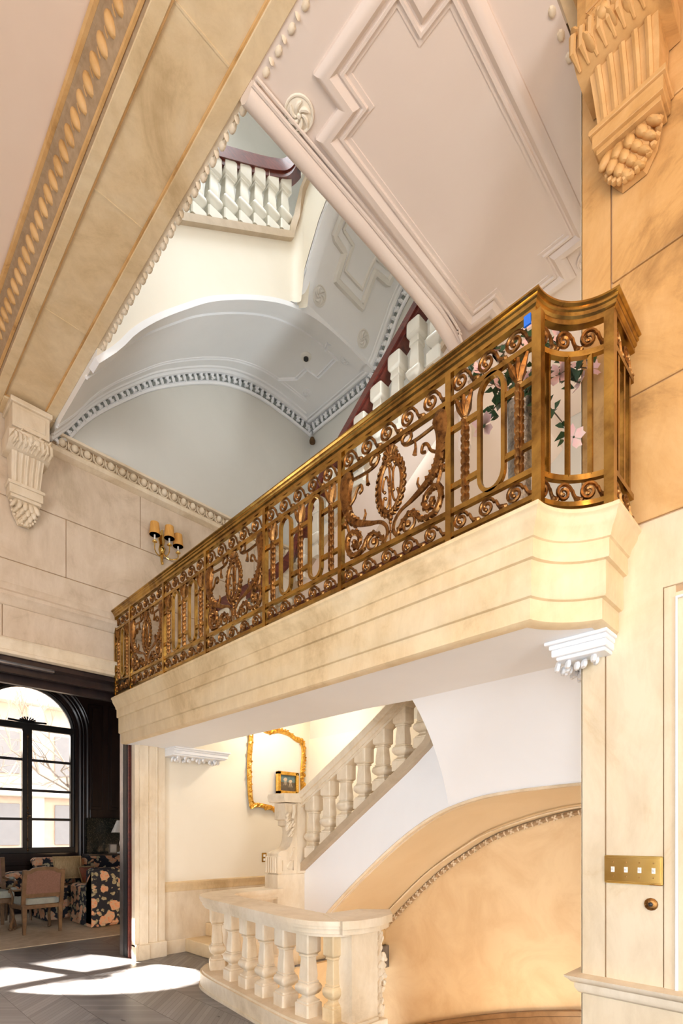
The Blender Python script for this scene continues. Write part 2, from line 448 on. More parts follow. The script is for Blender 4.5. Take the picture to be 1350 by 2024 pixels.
hmould(m, 1.75, XB, YF, [(.05, 5.975), (.10, 5.98), (.105, 6.005), (.0, 6.02)])
egg_row(m, (1.86, YF - .062, 5.915), (5.6, YF - .062, 5.915), 28, (0, 0, 1), (0, -1, 0), .05, .055)
t1 = struct('trim_1', m, 'lime_pale')
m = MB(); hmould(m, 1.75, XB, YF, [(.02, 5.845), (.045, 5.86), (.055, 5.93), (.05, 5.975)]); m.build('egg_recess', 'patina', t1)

# ---- back wall of the stairwell
wb = MB().box(XB + .012, XB + .4, -4, YF + .4, -4, 13)
back = struct('wall_back', wb, 'joint')
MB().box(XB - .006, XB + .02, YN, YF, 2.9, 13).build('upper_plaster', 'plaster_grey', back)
MB().box(XB - .008, XB + .02, YN, YF, -4, 2.9).build('lower_plaster', 'ochre', back)
MB().box(XB - .014, XB + .02, 2.0, YF, 2.0, 3.1).box(XB - .012, XB + .02, 4.75, YF, .93, 2.0).build('stair_foot_plaster', 'cream', back)
# ---- near side wall of the stairwell, hall-side wall above the beam
struct('ceiling_stairwell', MB().box(1.6, XB + .4, YN - .3, YF + .4, 13.0, 13.2), 'plaster')
struct('wall_near', MB().box(XR + .02, XB + .4, YN - .3, YN - .01, -4, 13), 'plaster')
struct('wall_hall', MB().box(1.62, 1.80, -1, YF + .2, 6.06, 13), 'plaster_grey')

# ---- right wall (limestone blocks, lamplight amber put into the colour)
wr = MB(); wr.box(XR + .014, XR + .5, -4, YN - .002, -.3, 7)
right = struct('wall_right', wr, 'joint')
b = MB()
blocks('x', XR, [(6.0, 6.8, [-4, 1.0]), (5.36, 6.0, [-4, 1.0]), (4.61, 5.36, [-4, -.7, 1.0]), (3.925, 4.61, [-4, .2, 1.0]), (3.22, 3.925, [-4, -.7, 1.0])], b, .010)
b.box(XR, XR + .02, 1.004, YN, 3.2, 6.8, .003)
b.build('stone_blocks', 'lime_amber', right)
b = MB()
b.box(XR, XR + .02, 1.034, YN, .70, 3.21, .003)           # corner strip
b.box(XR + .002, XR + .02, .748, 1.026, .70, 3.215, .003)   # flat panel with the switches
b.box(XR + .002, XR + .02, -4, .748, 2.84, 3.215, .003)
b.box(XR - .002, XR + .02, .690, .742, .70, 2.835, .003)
b.box(XR + .004, XR + .02, -4, .690, .70, 2.80, .002)
b.box(XR, XR + .02, -4, YN, -.1, .66, .003)
b.box(XR, XR + .5, YN - .004, YN + .002, -.1, 6.8)
b.build('stone_lining', 'lime_pillar', right)
b = MB(); b.tube([(XR - .004, .686, .70), (XR - .004, .686, 2.77), (XR - .004, -2, 2.77)], .009, 6); b.build('panel_bead', 'white', right)
m = MB()  # dado rail of the right wall with its return round the corner
prof = [(0, .638), (.012, .643), (.02, .655), (.03, .672), (.032, .70), (.045, .705), (.055, .718), (.07, .73), (.075, .742), (.02, .752), (0, .752)]
rings = []
for (x, y, dx, dy) in ((XR, -4, -1, 0), (XR, YN, -1, 1), (XR + .45, YN, 0, 1)):
    rings.append([(x + .01 * (-dx), y - .01 * dy, prof[0][1])] + [(x + dx * o, y + dy * o, z) for o, z in prof] + [(x + .01 * (-dx), y - .01 * dy, prof[-1][1])])
m.loft(rings); struct('trim_2', m, 'lime_pale')

# ---- hall ceiling, beams
struct('ceiling', MB().box(-4, 1.28, -4, YF + .2, 6.24, 6.5).box(1.28, XR + .5, -4, .60, 6.24, 6.5), 'ceil')
struct('wall_left', MB().box(-4.2, -4.0, -4.2, YF + .4, 0, 6.4), 'lime_wall')
struct('wall_rear', MB().box(-4.0, XR + .5, -4.2, -4.0, 0, 6.4), 'lime_wall')
bm_ = MB(); bm_.box(1.25, 1.80, 1.13, YF + .2, 6.0, 6.4).box(1.25, XR + .3, .56, 1.15, 6.0, 6.4).box(1.25, 1.80, -4, .56, 6.0, 6.4)
beam = struct('trim_3', bm_, 'lime')
b = MB()   # sunk soffit panels: raised margins
b.box(1.25, 1.33, 1.2, YF, 5.975, 6.0, .004).box(1.70, 1.80, 1.2, YF - .22, 5.975, 6.0, .004)
b.box(1.33, 1.80, YF - .26, YF, 5.97, 6.0, .004)
for y in (2.6, 3.75, 4.9): b.box(1.331, 1.699, y, y + .012, 5.996, 6.003)
b.box(1.8, XR, 1.05, 1.15, 5.975, 6.0, .004).box(1.8, XR, .56, .64, 5.975, 6.0, .004)
b.build('soffit_margin', 'lime', beam)
b = MB().tube([(1.335, 1.2, 5.992), (1.335, YF - .265, 5.992), (1.695, YF - .265, 5.992), (1.695, 1.2, 5.992)], .010, 6)
b.build('soffit_bead', 'lime_amber', beam)
# egg-and-dart at the ceiling side of the beam
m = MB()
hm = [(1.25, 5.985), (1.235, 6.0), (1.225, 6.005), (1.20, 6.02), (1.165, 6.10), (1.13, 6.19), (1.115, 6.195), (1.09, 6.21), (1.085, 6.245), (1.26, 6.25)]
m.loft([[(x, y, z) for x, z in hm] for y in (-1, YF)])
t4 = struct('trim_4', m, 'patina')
m = MB()
m.tube([(1.225, -1, 6.003), (1.225, YF, 6.003)], .014, 6).tube([(1.10, -1, 6.215), (1.10, YF, 6.215)], .022, 6)
egg_row(m, (1.175, 1.5, 6.105), (1.175, YF - .02, 6.105), 44, (-.42, 0, .9), (-.9, 0, -.42), .04, .075)
m.build('egg_and_dart', 'lime_amber', t4)
m = MB().tube([(1.222, 1.2, 6.0), (1.222, YF, 6.0)], .009, 6); struct('trim_5', m, 'gold')
# egg-and-leaf on the stairwell side of the beam
m = MB()
m.box(1.80, 1.83, 1.15, YF, 5.99, 6.16).box(1.8, 2.9, 1.15, 1.18, 5.99, 6.16)
for k in range(44):
    y = 1.3 + k * .1165
    m.ell((1.845, y, 6.02), (.028, 0, 0), (0, .038, 0), (0, 0, .055), 8, 5)
    m.ell((1.838, y + .058, 6.0), (.022, 0, 0), (0, .012, 0), (0, 0, .045), 6, 4)
for k in range(9):
    x = 2.1 + k * .1165
    m.ell((x, 1.195, 6.02), (.038, 0, 0), (0, .028, 0), (0, 0, .055), 8, 5)
struct('trim_6', m, 'lime_pale')

# ---- brackets
def bracket(name, org, ex, ey, w, label, material, h=1.0, ww=1.0):
    """carved console; ex = along the wall, ey = out of the wall; org = centre top at the wall"""
    t = thing(name, label, 'bracket', org)
    O = Vector(org); ex = Vector(ex); ey = Vector(ey); ez = Vector((0, 0, 1))
    def T(p): return O + ex * p[0] * ww + ey * p[1] + ez * p[2] * h
    def add(mb2, nm, mt=material):
        mb2.v = [tuple(T(p)) for p in mb2.v]; return mb2.build(nm, mt, t)
    m = MB(); m.box(-w * .56, w * .56, -.0, .34, -.05, 0, .008).box(-w * .5, w * .5, 0, .31, -.26, -.05, .004)
    m.box(-w * .38, w * .38, .30, .318, -.22, -.08, .004); add(m, 'cap_block')
    m = MB()   # scrolled shell roll
    pts = []
    sil = [(0, -.27), (.30, -.27), (.345, -.31), (.33, -.38), (.26, -.42), (.16, -.43), (.08, -.42), (0, -.42)]
    m.loft([[(x * w * .58, a * q, b2) for a, b2 in sil] for x, q in ((-1, .90), (-.8, 1), (0, 1.05), (.8, 1), (1, .90))])
    for k in range(15):
        x = (-.92 + .131 * k) * w * .54; a = k * 1.7
        m.ell((x, .305 + .012 * math.cos(a), -.345 - .045 * math.sin(a)), (w * .06, .01, .022 * math.cos(a)), (0, .05, .01), (.02, 0, .032), 10, 6)
    for k in range(9):
        x = (-.88 + .22 * k) * w * .54
        m.tube(cr([(x, .325, -.30), (x + .02, .35, -.345), (x + .035, .33, -.39), (x + .02, .26, -.425), (x, .16, -.435)]), [.012, .018, .016] * 11, 6) if False else m.tube([(x, .325, -.30), (x + .015, .352, -.345), (x + .025, .325, -.392), (x + .015, .25, -.425)], [.008, .018, .016, .006], 7)
    m.ell((-.03 * w, .345, -.34), (.03, 0, 0), (0, .03, 0), (0, 0, .045)); m.ell((.12 * w, .34, -.35), (.035, 0, 0), (0, .03, 0), (0, 0, .04))
    add(m, 'scroll_roll')
    m = MB()   # fluted shaft, tapering
    n = 5
    m.loft([[(-w * a, 0, z), (-w * a, d, z), (w * a, d, z), (w * a, 0, z)] for a, d, z in ((.44, .20, -.42), (.42, .15, -.55), (.39, .115, -.70))])
    for k in range(n):
        x = (-.8 + 1.6 * k / (n - 1)) * .40
        m.tube([(x * w, .205, -.43), (x * w * .96, .155, -.55), (x * w * .92, .12, -.69)], w * .045, 6)
    add(m, 'fluted_shaft')
    m = MB(); m.box(-w * .50, w * .50, 0, .155, -.72, -.69, .004).box(-w * .46, w * .46, 0, .14, -.80, -.72, .003).box(-w * .42, w * .42, 0, .12, -.83, -.80, .002)
    add(m, 'collar')
    m = MB()   # leaf drop
    m.loft([[(-w * a, 0, z), (-w * a * .8, d, z), (w * a * .8, d, z), (w * a, 0, z)] for a, d, z in ((.36, .09, -.83), (.30, .07, -.95), (.16, .04, -1.04))])
    rr = random.Random(3)
    for row in range(4):
        for k in range(5 - row):
            x = (k - (4 - row) / 2) * w * .155
            m.ell((x, .085 - row * .012, -.87 - row * .045), (w * .085, 0, .01), (0, .03, 0), (.012 * (k - 2), .01, -.05), 10, 6)
    for k in range(15):
        q = PI * (k / 14); m.ell((-math.cos(q) * w * .36, .055, -.85 - math.sin(q) * .19), (.018, 0, 0), (0, .022, 0), (0, 0, .018), 6, 4)
    add(m, 'leaf_drop')
    return t
bracket('wall_bracket', (1.56, YF - .01, 5.97), (1, 0, 0), (0, -1, 0), .34, 'carved limestone console bracket on the far block wall, under the end of the ceiling beam', 'lime_pale', 1.08)
bracket('wall_bracket', (XR - .008, .88, 5.97), (0, 1, 0), (-1, 0, 0), .34, 'large amber limestone console bracket at top right, high on the right wall', 'lime_amber', .88, 1.08)

# ---- pilaster and door case beside the library opening
m = MB()
m.box(2.75, 3.14, YF - .07, YF + .02, .17, 2.66, .004)
m.box(2.80, 2.90, YF - .095, YF - .06, .17, 2.66, .006).box(2.90, 3.02, YF - .08, YF - .06, .17, 2.66, .004)
m.tube([(2.905, YF - .088, .17), (2.905, YF - .088, 2.66)], .010, 6).tube([(3.03, YF - .076, .17), (3.03, YF - .076, 2.66)], .012, 6)
m.box(2.75, 3.15, YF - .105, YF + .02, 0, .20, .006).box(2.78, 2.92, YF - .12, YF - .1, 0, .19, .006)
struct('trim_7', m, 'lime_pale')
m = MB()
m.box(2.785, 2.86, YF + .02, YF + .42, 0, 3.46, .003)
m.tube([(2.785, YF + .17, 0), (2.785, YF + .17, 3.46)], .020, 8).tube([(2.785, YF + .06, 0), (2.785, YF + .06, 3.46)], .014, 8)
dr = struct('door_1', m, 'mahog')
m = MB(); m.box(2.77, 2.79, YF + .33, YF + .43, 0, 3.40, .002); m.build('edge_strip', 'steel', dr)
m = MB(); m.box(2.772, 2.79, YF + .22, YF + .32, 0, 3.40, .002); m.build('sliding_door_edge', 'black', dr)
m = MB(); m.box(2.774, 2.79, YF - .03, YF + .035, 0, 3.40, .002); m.build('inner_lining', 'darkwood', dr)
# chair rail and skirting on the far wall
m = MB(); hmould(m, 3.14, XB, YF, [(.0, .80), (.02, .81), (.028, .84), (.035, .87), (.05, .885), (.055, .91), (.062, .925), (.0, .94)])
struct('trim_8', m, 'lime')
m = MB(); hmould(m, 3.14, XB, YF, [(.02, 0), (.02, .16), (.012, .175), (0, .18)]); struct('baseboard_far', m, 'lime_pale')

# ---- gallery (mezzanine) slab with its moulded limestone fascia
YC = .85; RC = .28
def front_path(t, n=18):
    """outer line of the balcony, set back by t"""
    pts = [(XF + t, YF)]
    yc = YC + math.sqrt(max(1e-6, (RC + t) ** 2 - t ** 2))
    pts += [(XF + t, yc + (YF - yc) * k / 8) for k in range(7, 0, -1)]
    a0 = math.atan2(yc - YC, t); xc2 = XF + math.sqrt(max(1e-6, (RC + t) ** 2 - t ** 2)); a1 = math.atan2(t, xc2 - XF)
    for k in range(n + 1):
        a = a0 + (a1 - a0) * k / n
        pts.append((XF + (RC + t) * math.cos(a), YC + (RC + t) * math.sin(a)))
    pts.append((XR + .01, YC + t)); return pts
prof = [(.34, 3.195), (.005, 3.195), (0, 3.19), (0, 3.172), (.008, 3.165), (.016, 3.155), (.018, 3.135), (.03, 3.115), (.048, 3.09), (.056, 3.06), (.066, 3.055), (.066, 2.97), (.070, 2.962), (.088, 2.958), (.088, 2.785), (.094, 2.777), (.112, 2.773), (.112, 2.665), (.13, 2.655), (.18, 2.652), (.18, 2.67)]
m = MB(); m.loft([[(x, y, z) for x, y in front_path(t)] for t, z in prof], caps=False, ringclosed=False)
gal = thing('gallery_balcony', 'moulded honey limestone balcony edge carrying the brass railing', 'balcony', (2.8, 3.6, 2.65))
m.build('moulded_fascia', 'lime', gal)
# slab: top, white soffit
def front_open(t): return front_path(t)
inner = [(XR + .01, YN), (XB, YN), (XB, 2.62), (4.15, 2.62), (3.44, 2.62), (3.42, 2.75), (3.40, 3.1), (3.38, YF)]
sof = front_path(.17)
m = MB(); m.prism(sof + [(XR + .01, YN - .001)] + inner[1:], 3.10, 3.175); m.build('gallery_floor', 'lime_pale', gal)
inner2 = [(3.46, YN), (3.46, 2.62), (3.44, 2.75), (3.40, 3.1), (3.38, YF)]
m = MB(); m.prism(sof + [(XR + .01, YN - .001)] + inner2, 2.655, 3.099); m.build('soffit_slab', 'plaster_cool', gal)
# cove running from the soffit down to the stair string
sA = cr([(1.16, 1.94), (1.55, 1.95), (2.17, 1.92), (2.55, 1.86), (2.95, 1.72), (3.4, 1.45), (3.95, 1.03), (4.36, .68), (4.75, .33), (5.1, .02)])
sB = cr([(1.16, 1.86), (2.12, 1.82), (2.96, 1.60), (3.4, 1.38), (3.87, 1.08), (4.3, .72), (4.76, .30), (5.1, .0)])
def za(y): return interp(sA, y)
def zb(y): return interp(sB, y)
m = MB(); rings = []
for k in range(15):
    y = YN + (2.74 - YN) * k / 14; s0 = za(y); ring = []
    for j in range(13):
        a = j / 12; t = a * PI / 2
        lin = (3.43 + .72 * a, 2.66 + (s0 - 2.66) * a); el = (3.43 + .72 * math.sin(t), s0 + (2.66 - s0) * math.cos(t))
        ring.append((lin[0] * .65 + el[0] * .35, y - .12 * (1 - a) * (k / 14), lin[1] * .65 + el[1] * .35))
    ring += [(4.25, y, s0), (4.25, y, 3.1), (3.43, y - .12 * (k / 14), 3.1)]
    rings.append(ring)
m.loft(rings); m.build('cove', 'plaster_cool', gal)
# small cornices under the gallery soffit
def carved_cap(name, x0, x1, y0, y1, label, fr, ztop=2.655):
    t = thing(name, label, 'cornice', ((x0 + x1) / 2, (y0 + y1) / 2, ztop))
    m = MB()
    for d, a, b2 in ((0, .02, 0), (.02, .045, .02), (.03, .085, .045), (.05, .105, .085)):
        m.box(x0 + d * fr[0], x1 - d * fr[1], y0 + d * fr[2], y1 - d * fr[3], ztop - a, ztop - b2, .004)
    m.build('moulded_cap', 'plaster_cool', t)
    m = MB(); rr = random.Random(5)
    for k in range(34):
        u = rr.random(); v = rr.random()
        m.ell((x0 + .09 + (x1 - x0 - .18) * u, y0 + .09 + (y1 - y0 - .12) * v, ztop - .115 - .03 * rr.random()), (.03, .01, 0), (0, .02, 0), (.01, 0, .03), 6, 4)
    m.build('carved_leaves', 'plaster_cool', t)
carved_cap('carved_cornice', 3.14, 3.95, YF - .34, YF - .006, 'white carved cornice under the balcony soffit on the far wall', (0, 1, 1, 0))
carved_cap('carved_cornice', 2.96, 3.50, .97, 1.31, 'white carved cornice where the balcony soffit meets the right pillar', (1, 1, .5, 1))

# ---- stair A : lower flight along the back wall
curbA = cr([(2.86, 2.56), (2.94, 2.42), (3.05, 2.33), (3.256, 2.175), (3.95, 1.71), (4.75, 1.165), (4.78, 1.15)])
lower = thing('stone_staircase', 'white lower staircase with curved underside rising from the newel to the balcony', 'staircase', (4.9, 4.0, 0))
m = MB(); ys = [2.74 + (4.78 - 2.74) * k / 30 for k in range(31)]
m.loft([[(4.15, y, za(y)), (4.25, y, za(y)), (4.25, y, interp(curbA, y)), (4.15, y, interp(curbA, y))] for y in ys])
m.build('string_wall', 'plaster_cool', lower)
m = MB(); cb = [(4.17, y, z + .01) for y, z in curbA]
m.bar(cb, .20, .075); m.build('curb', 'curb', lower)
m = MB(); ys = [YN + (5.1 - YN) * k / 40 for k in range(41)]
m.loft([[(4.15, y, za(y)), (4.9, y, (za(y) + zb(y)) / 2 + .05), (XB, y, zb(y)), (XB, y, zb(y) + .3), (4.16, y, za(y) + .25)] for y in ys])
m.build('vaulted_soffit', 'tan', lower)
m = MB(); m.tube([(4.17, y, za(y) - .005) for y in ys], .03, 6, flat=.6).tube([(4.25, y, za(y) - .002) for y in ys], .016, 6)
m.tube([(5.40, y, zb(y) + .0) for y in ys], .022, 6, flat=.5); m.build('soffit_moulding', 'lime_pale', lower)
def leaf_band(mb, path, out, up_r=.035, step=.085, seedv=1):
    rr = random.Random(seedv)
    L = sum((Vector(b2) - Vector(a)).length for a, b2 in zip(path, path[1:]))
    n = int(L / step); P = resample(path, n)
    out = Vector(out)
    for k, p in enumerate(P):
        t = (P[min(k + 1, n - 1)] - P[max(k - 1, 0)]).normalized(); u = t.cross(out).normalized()
        if k % 2 == 0:
            mb.ell(p, t * step * .30, u * up_r * .9, out * up_r, 7, 4)
            for q in range(4):
                a = q * PI / 2 + .6
                mb.ell(p + (t * math.cos(a) + u * math.sin(a)) * step * .3 + out * up_r * .5, t * step * .17, u * step * .17, out * up_r * .55, 6, 4)
        else:
            mb.ell(p, t * step * .36, u * up_r * 1.1, out * up_r * .8, 7, 4)
            mb.ell(p + out * up_r * .4, t * step * .16, u * up_r * 1.25, out * up_r * .6, 6, 4)
m = MB(); pth = [(XB - .03, y, zb(y) - .035) for y in ys]; leaf_band(m, pth, (-1, 0, -.4), .028, .085)
m.build('leaf_moulding', 'lime_pale', lower)
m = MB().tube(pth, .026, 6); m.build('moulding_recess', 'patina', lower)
m = MB()
for k in range(12):     # treads of the flight
    y1 = 4.72 - k * .17; z = 1.05 + k * .128
    m.box(4.20, XB, y1 - .17, y1 + .02, z - .16, z)
m.build('treads', 'lime_pale', lower)
m = MB()
m.box(3.45, 4.2, 4.98, YF - .022, 0, .175, .01).box(3.75, 4.2, 4.98, YF - .022, .175, .35, .01).box(4.05, XB, 4.78, YF - .022, 0, .525, .01).box(4.4, XB, 4.78, YF - .022, .525, .70, .01).box(4.85, XB, 4.78, 6.0, .70, .875, .01).box(4.9, XB, 4.74, 5.4, .875, 1.05, .01)
m.build('bottom_steps', 'lime', lower)

# stone baluster (square vase)
BAL = [(.078, 0), (.078, .155), (.066, .165), (.066, .185), (.050, .20), (.038, .225), (.040, .245), (.058, .262), (.076, .30), (.080, .34), (.072, .375), (.056, .392), (.060, .40), (.060, .412), (.050, .422), (.054, .47), (.050, .56), (.044, .66), (.046, .70), (.056, .708), (.056, .722), (.050, .732), (.060, .742), (.070, .758), (.072, .765), (.072, 1.0)]
BAL2 = [(r, z) for r, z in BAL[:-5]] + [(.050, .80), (.060, .81), (.072, .83), (.074, .845), (.074, 1.0)]
def baluster_mb(x, y, z0, h, rot=0, sc=1, cut=None):
    m = MB(); m.lathe((x, y, z0), [(r * sc, z * h) for r, z in BAL], square=True, rot=rot); return m
# sloped stone balustrade A
bal = thing('stone_balustrade', 'stone balustrade climbing the lower staircase, with square vase balusters', 'balustrade', (4.15, 4.0, 1.2))
railA = [(4.16, 2.5, 3.42), (4.16, 2.85, 3.22), (4.16, 3.05, 3.06), (4.16, 3.42, 2.80), (4.16, 3.95, 2.475), (4.16, 4.80, 1.985)]
m = MB(); rp = [(x, y, z) for x, y, z in cr(railA)]
m.bar(rp, .25, .07).bar([(x, y, z - .06) for x, y, z in rp], .19, .06).bar([(x, y, z - .10) for x, y, z in rp], .16, .04)
m.build('handrail', 'lime_pale', bal)
rtab = sorted((y, z) for x, y, z in rp)
for k in range(8):
    y = 4.63 - k * .268
    z0 = interp(curbA, y) + .035 if y > 2.9 else 2.5; z1 = interp(rtab, y) - .06
    m = MB(); m.lathe((4.17, y, z0), [(r * 1.12, z * (z1 - z0)) for r, z in BAL], square=True); m.build('baluster', 'lime_pale', bal)
# newel with scrolled console
nw = thing('scrolled_newel', 'carved limestone newel with scroll console at the foot of the staircase', 'newel post', (4.0, 4.9, 0))
m = MB(); m.box(3.74, 4.17, 4.78, 5.02, 0, 1.09, .006); m.build('plinth', 'lime_pale', nw)
m = MB(); m.box(4.03, 4.17, 4.765, 5.0, 1.09, 1.93, .005); m.build('post', 'lime_pale', nw)
m = MB(); m.prism([(3.82, 1.93), (3.80, 1.95), (3.79, 2.0), (3.80, 2.03), (4.21, 2.045), (4.22, 2.02), (4.19, 1.95), (4.18, 1.93)], 4.73, 5.04, 'y'); m.build('cap', 'lime_pale', nw)
m = MB()
sil = [(4.04, 1.09), (3.76, 1.09), (3.76, 1.33), (3.80, 1.36), (3.87, 1.37), (3.93, 1.41), (3.965, 1.48), (3.98, 1.58), (3.97, 1.64), (3.91, 1.66), (3.91, 1.72), (3.86, 1.73), (3.86, 1.92), (4.04, 1.92)]
m.prism(sil, 4.79, 4.99, 'y')
m.box(3.735, 3.80, 4.775, 5.005, 1.10, 1.30, .01)
for k in range(5): m.tube([(3.733, 4.81 + k * .042, 1.11), (3.733, 4.81 + k * .042, 1.29)], .012, 5)
m.build('scroll_console', 'lime_pale', nw)
m = MB(); rr = random.Random(2)
for k in range(20):
    q = rr.random(); m.ell((3.93 + .05 * rr.uniform(-1, 1) - .03 * q, 4.775, 1.80 - q * .26), (.026, 0, .01), (0, .03, 0), (.01, 0, .028), 7, 5)
m.tube([(3.98, 4.775, 1.90), (3.975, 4.765, 1.82), (3.96, 4.77, 1.74)], .022, 7)
m.build('fruit_garland', 'lime_pale', nw)
m = MB()
for k in range(8): m.ell((3.90 + .012 * k, 4.785, 1.18 + .018 * k * (1 if k < 4 else 1.6)), (.02, 0, .008), (0, .012, 0), (0, 0, .018), 6, 4)
m.tube([(3.82, 4.787, 1.13), (3.98, 4.787, 1.13), (3.98, 4.787, 1.25), (3.82, 4.787, 1.25), (3.82, 4.787, 1.13)], .005, 4)
m.build('lower_carving', 'lime_pale', nw)
m = MB()
m.tube([(3.88, 4.787, 1.77), (4.0, 4.787, 1.77), (4.0, 4.787, 1.88), (3.88, 4.787, 1.88), (3.88, 4.787, 1.77)], .005, 4)
m.build('upper_carving', 'lime_pale', nw)

# ---- lower balustrade guarding the basement stairs
lb = thing('stair_parapet', 'low limestone balustrade with rounded corners on the hall floor around the basement stairs', 'balustrade', (2.75, 3.6, 0))
cl = cr([(3.80, 4.92), (3.35, 4.92), (3.08, 4.88), (2.92, 4.74), (2.84, 4.45), (2.78, 4.0), (2.70, 3.4), (2.66, 3.02), (2.70, 2.84), (2.82, 2.76), (3.0, 2.75)])
cl = [(x, y, 0) for x, y in cl]
def band(mb, pts, w, z0, z1):
    mb.bar([(x, y, (z0 + z1) / 2) for x, y, _ in pts], w, z1 - z0)
m = MB(); band(m, cl, .36, 0, .03); band(m, cl, .34, .03, .155); band(m, cl, .30, .155, .175); m.build('base', 'lime_pale', lb)
m = MB(); band(m, cl, .35, .895, .93); band(m, cl, .33, .872, .895); band(m, cl, .29, .835, .872); band(m, cl, .25, .81, .835); m.build('coping', 'lime_pale', lb)
ss = resample(cl, 400)
ys_b = [4.72, 4.27, 3.96, 3.65, 3.33, 3.02]
for y in ys_b:
    k = min(range(len(ss)), key=lambda i: (abs(ss[i].y - y) + (10 if ss[i].x > 3.2 or i > 360 else 0)))
    t = ss[min(k + 1, 399)] - ss[k - 1]; rot = math.atan2(t.y, t.x)
    m = MB(); m.lathe((ss[k].x, ss[k].y, .17), [(r, z * .645) for r, z in BAL], square=True, rot=rot); m.build('baluster', 'lime_pale', lb)
m = MB(); m.lathe((2.715, 2.80, .17), [(r * .8, z * .645) for r, z in BAL], square=True); m.build('half_baluster', 'lime', lb)
m = MB(); m.box(3.12, 3.80, 4.86, 4.98, .17, .82, .004); m.box(3.2, 3.74, 4.85, 4.86, .30, .74, .004); m.build('return_panel', 'lime_pale', lb)
m = MB(); m.box(2.735, 3.02, 2.63, 2.86, 0, .85, .006); m.box(2.69, 3.08, 2.58, 2.92, 0, .15, .006); m.build('end_pedestal', 'lime_pale', lb)
m = MB(); m.prism([(2.64, 2.63), (2.76, 2.58), (2.95, 2.565), (3.14, 2.62), (3.30, 2.77), (3.14, 2.94), (2.78, 2.96)], .832, .878)
m.prism([(2.62, 2.61), (2.75, 2.555), (2.95, 2.54), (3.16, 2.60), (3.33, 2.77), (3.16, 2.96), (2.78, 2.98)], .877, .937)
m.build('pedestal_cap', 'lime_pale', lb)
m = MB(); m.box(3.02, 3.10, 2.66, 2.86, 0, .84, .01); rr = random.Random(4)
for k in range(60):
    z = rr.uniform(.02, .80); wv = .55 + .45 * math.sin(z * 15)
    m.ell((3.045 + .05 * rr.random() + .03 * wv, 2.655 + .02 * rr.random(), z), (.024 * wv + .008, 0, .01), (0, .022, 0), (.008, 0, .03), 6, 4)
for k in range(14): m.ell((3.12 + .012 * (k % 3), 2.66 + .02 * (k % 2), .62 - .022 * k), (.018, 0, 0), (0, .018, 0), (0, 0, .018), 7, 5)
m.build('carved_buttress', 'lime_pale', lb)

# basement stair: curved dado cap on the back wall, steps, walls of the opening
struct('wall_opening', MB().box(2.80, 2.95, 2.70, 4.72, -3, -.001).box(2.95, 5.0, 4.66, 4.74, -3, -.001), 'ochre')
m = MB(); P = cr([(XB - .05, 1.16, -.10), (XB - .05, 2.12, -.31), (XB - .05, 3.0, -.55), (XB - .05, 4.02, -.92), (XB - .05, 4.6, -1.2)])
m.bar(P, .08, .05).bar([(x + .02, y, z - .09) for x, y, z in P], .05, .10); struct('trim_9', m, 'tile_wood')
st = thing('basement_stairs', 'dim stone steps leading down behind the low balustrade', 'staircase', (4.4, 3.4, -2))
m = MB()
for k in range(9): m.box(2.96, XB - .02, 4.62 - .3 * (k + 1), 4.62 - .3 * k, -3.4, -1.3 - .17 * (k + 1), .008)
m.build('treads', 'ochre', st)

# ================================================================== UPPER STAIRS
# level-two gallery: flat soffit with notched panel
m = MB()
P = []
m.box(1.80, 5.66, YN, 2.60, 5.985, 6.22)
g2 = thing('upper_gallery', 'large plain white gallery soffit overhead, with a notched moulded panel', 'gallery', (3.4, 1.9, 6))
m.build('soffit_slab', 'plaster_pink', g2)
edge = cr([(1.80, 2.60, 5.965), (2.3, 2.60, 5.985), (3.0, 2.60, 6.01), (3.6, 2.60, 6.01), (3.9, 2.60, 5.97), (4.08, 2.60, 5.88), (4.17, 2.60, 5.68), (4.20, 2.60, 5.40), (4.20, 2.60, 5.1)])
m = MB(); m.tube(edge, .06, 10)
m.tube([(x - (.05 if x > 4.05 else 0), 2.535, min(z - .02, 5.985)) for x, y, z in edge], .014, 6)
m.tube([(x - (.08 if x > 4.0 else 0), 2.50, min(z - .02, 5.985)) for x, y, z in edge[:-14]], .010, 6); m.build('rounded_edge', 'plaster_pink', g2)
def notched(x0, x1, y0, y1, n):
    return [(x0 + n, y0), (x1 - n, y0), (x1 - n, y0 + n), (x1, y0 + n), (x1, y1 - n), (x1 - n, y1 - n), (x1 - n, y1), (x0 + n, y1), (x0 + n, y1 - n), (x0, y1 - n), (x0, y0 + n), (x0 + n, y0 + n)]
def mitre_roll(mb, pts2, z, prof):
    """closed moulding along a polygon on a horizontal soffit: prof = [(offset inwards, drop)]"""
    n = len(pts2); rings = []
    for i in range(n):
        a, b2, c = Vector(pts2[i - 1]), Vector(pts2[i]), Vector(pts2[(i + 1) % n])
        d1 = (b2 - a).normalized(); d2 = (c - b2).normalized()
        n1 = Vector((-d1.y, d1.x)); n2 = Vector((-d2.y, d2.x)); k = (n1 + n2); k = k / max(.2, (1 + n1.dot(n2)))
        rings.append([(b2.x + k.x * o, b2.y + k.y * o, z - dr) for o, dr in prof])
    mb.loft(rings, closed=True)
m = MB(); mitre_roll(m, notched(2.04, 4.25, 1.42, 2.47, .20), 5.985, [(0, -.01), (0, .018), (.012, .03), (.035, .042), (.065, .040), (.085, .022), (.095, .010), (.105, .010), (.11, .022), (.125, .022), (.13, .006), (.155, .006), (.16, -.01)])
m.build('panel_moulding', 'plaster_pink', g2)
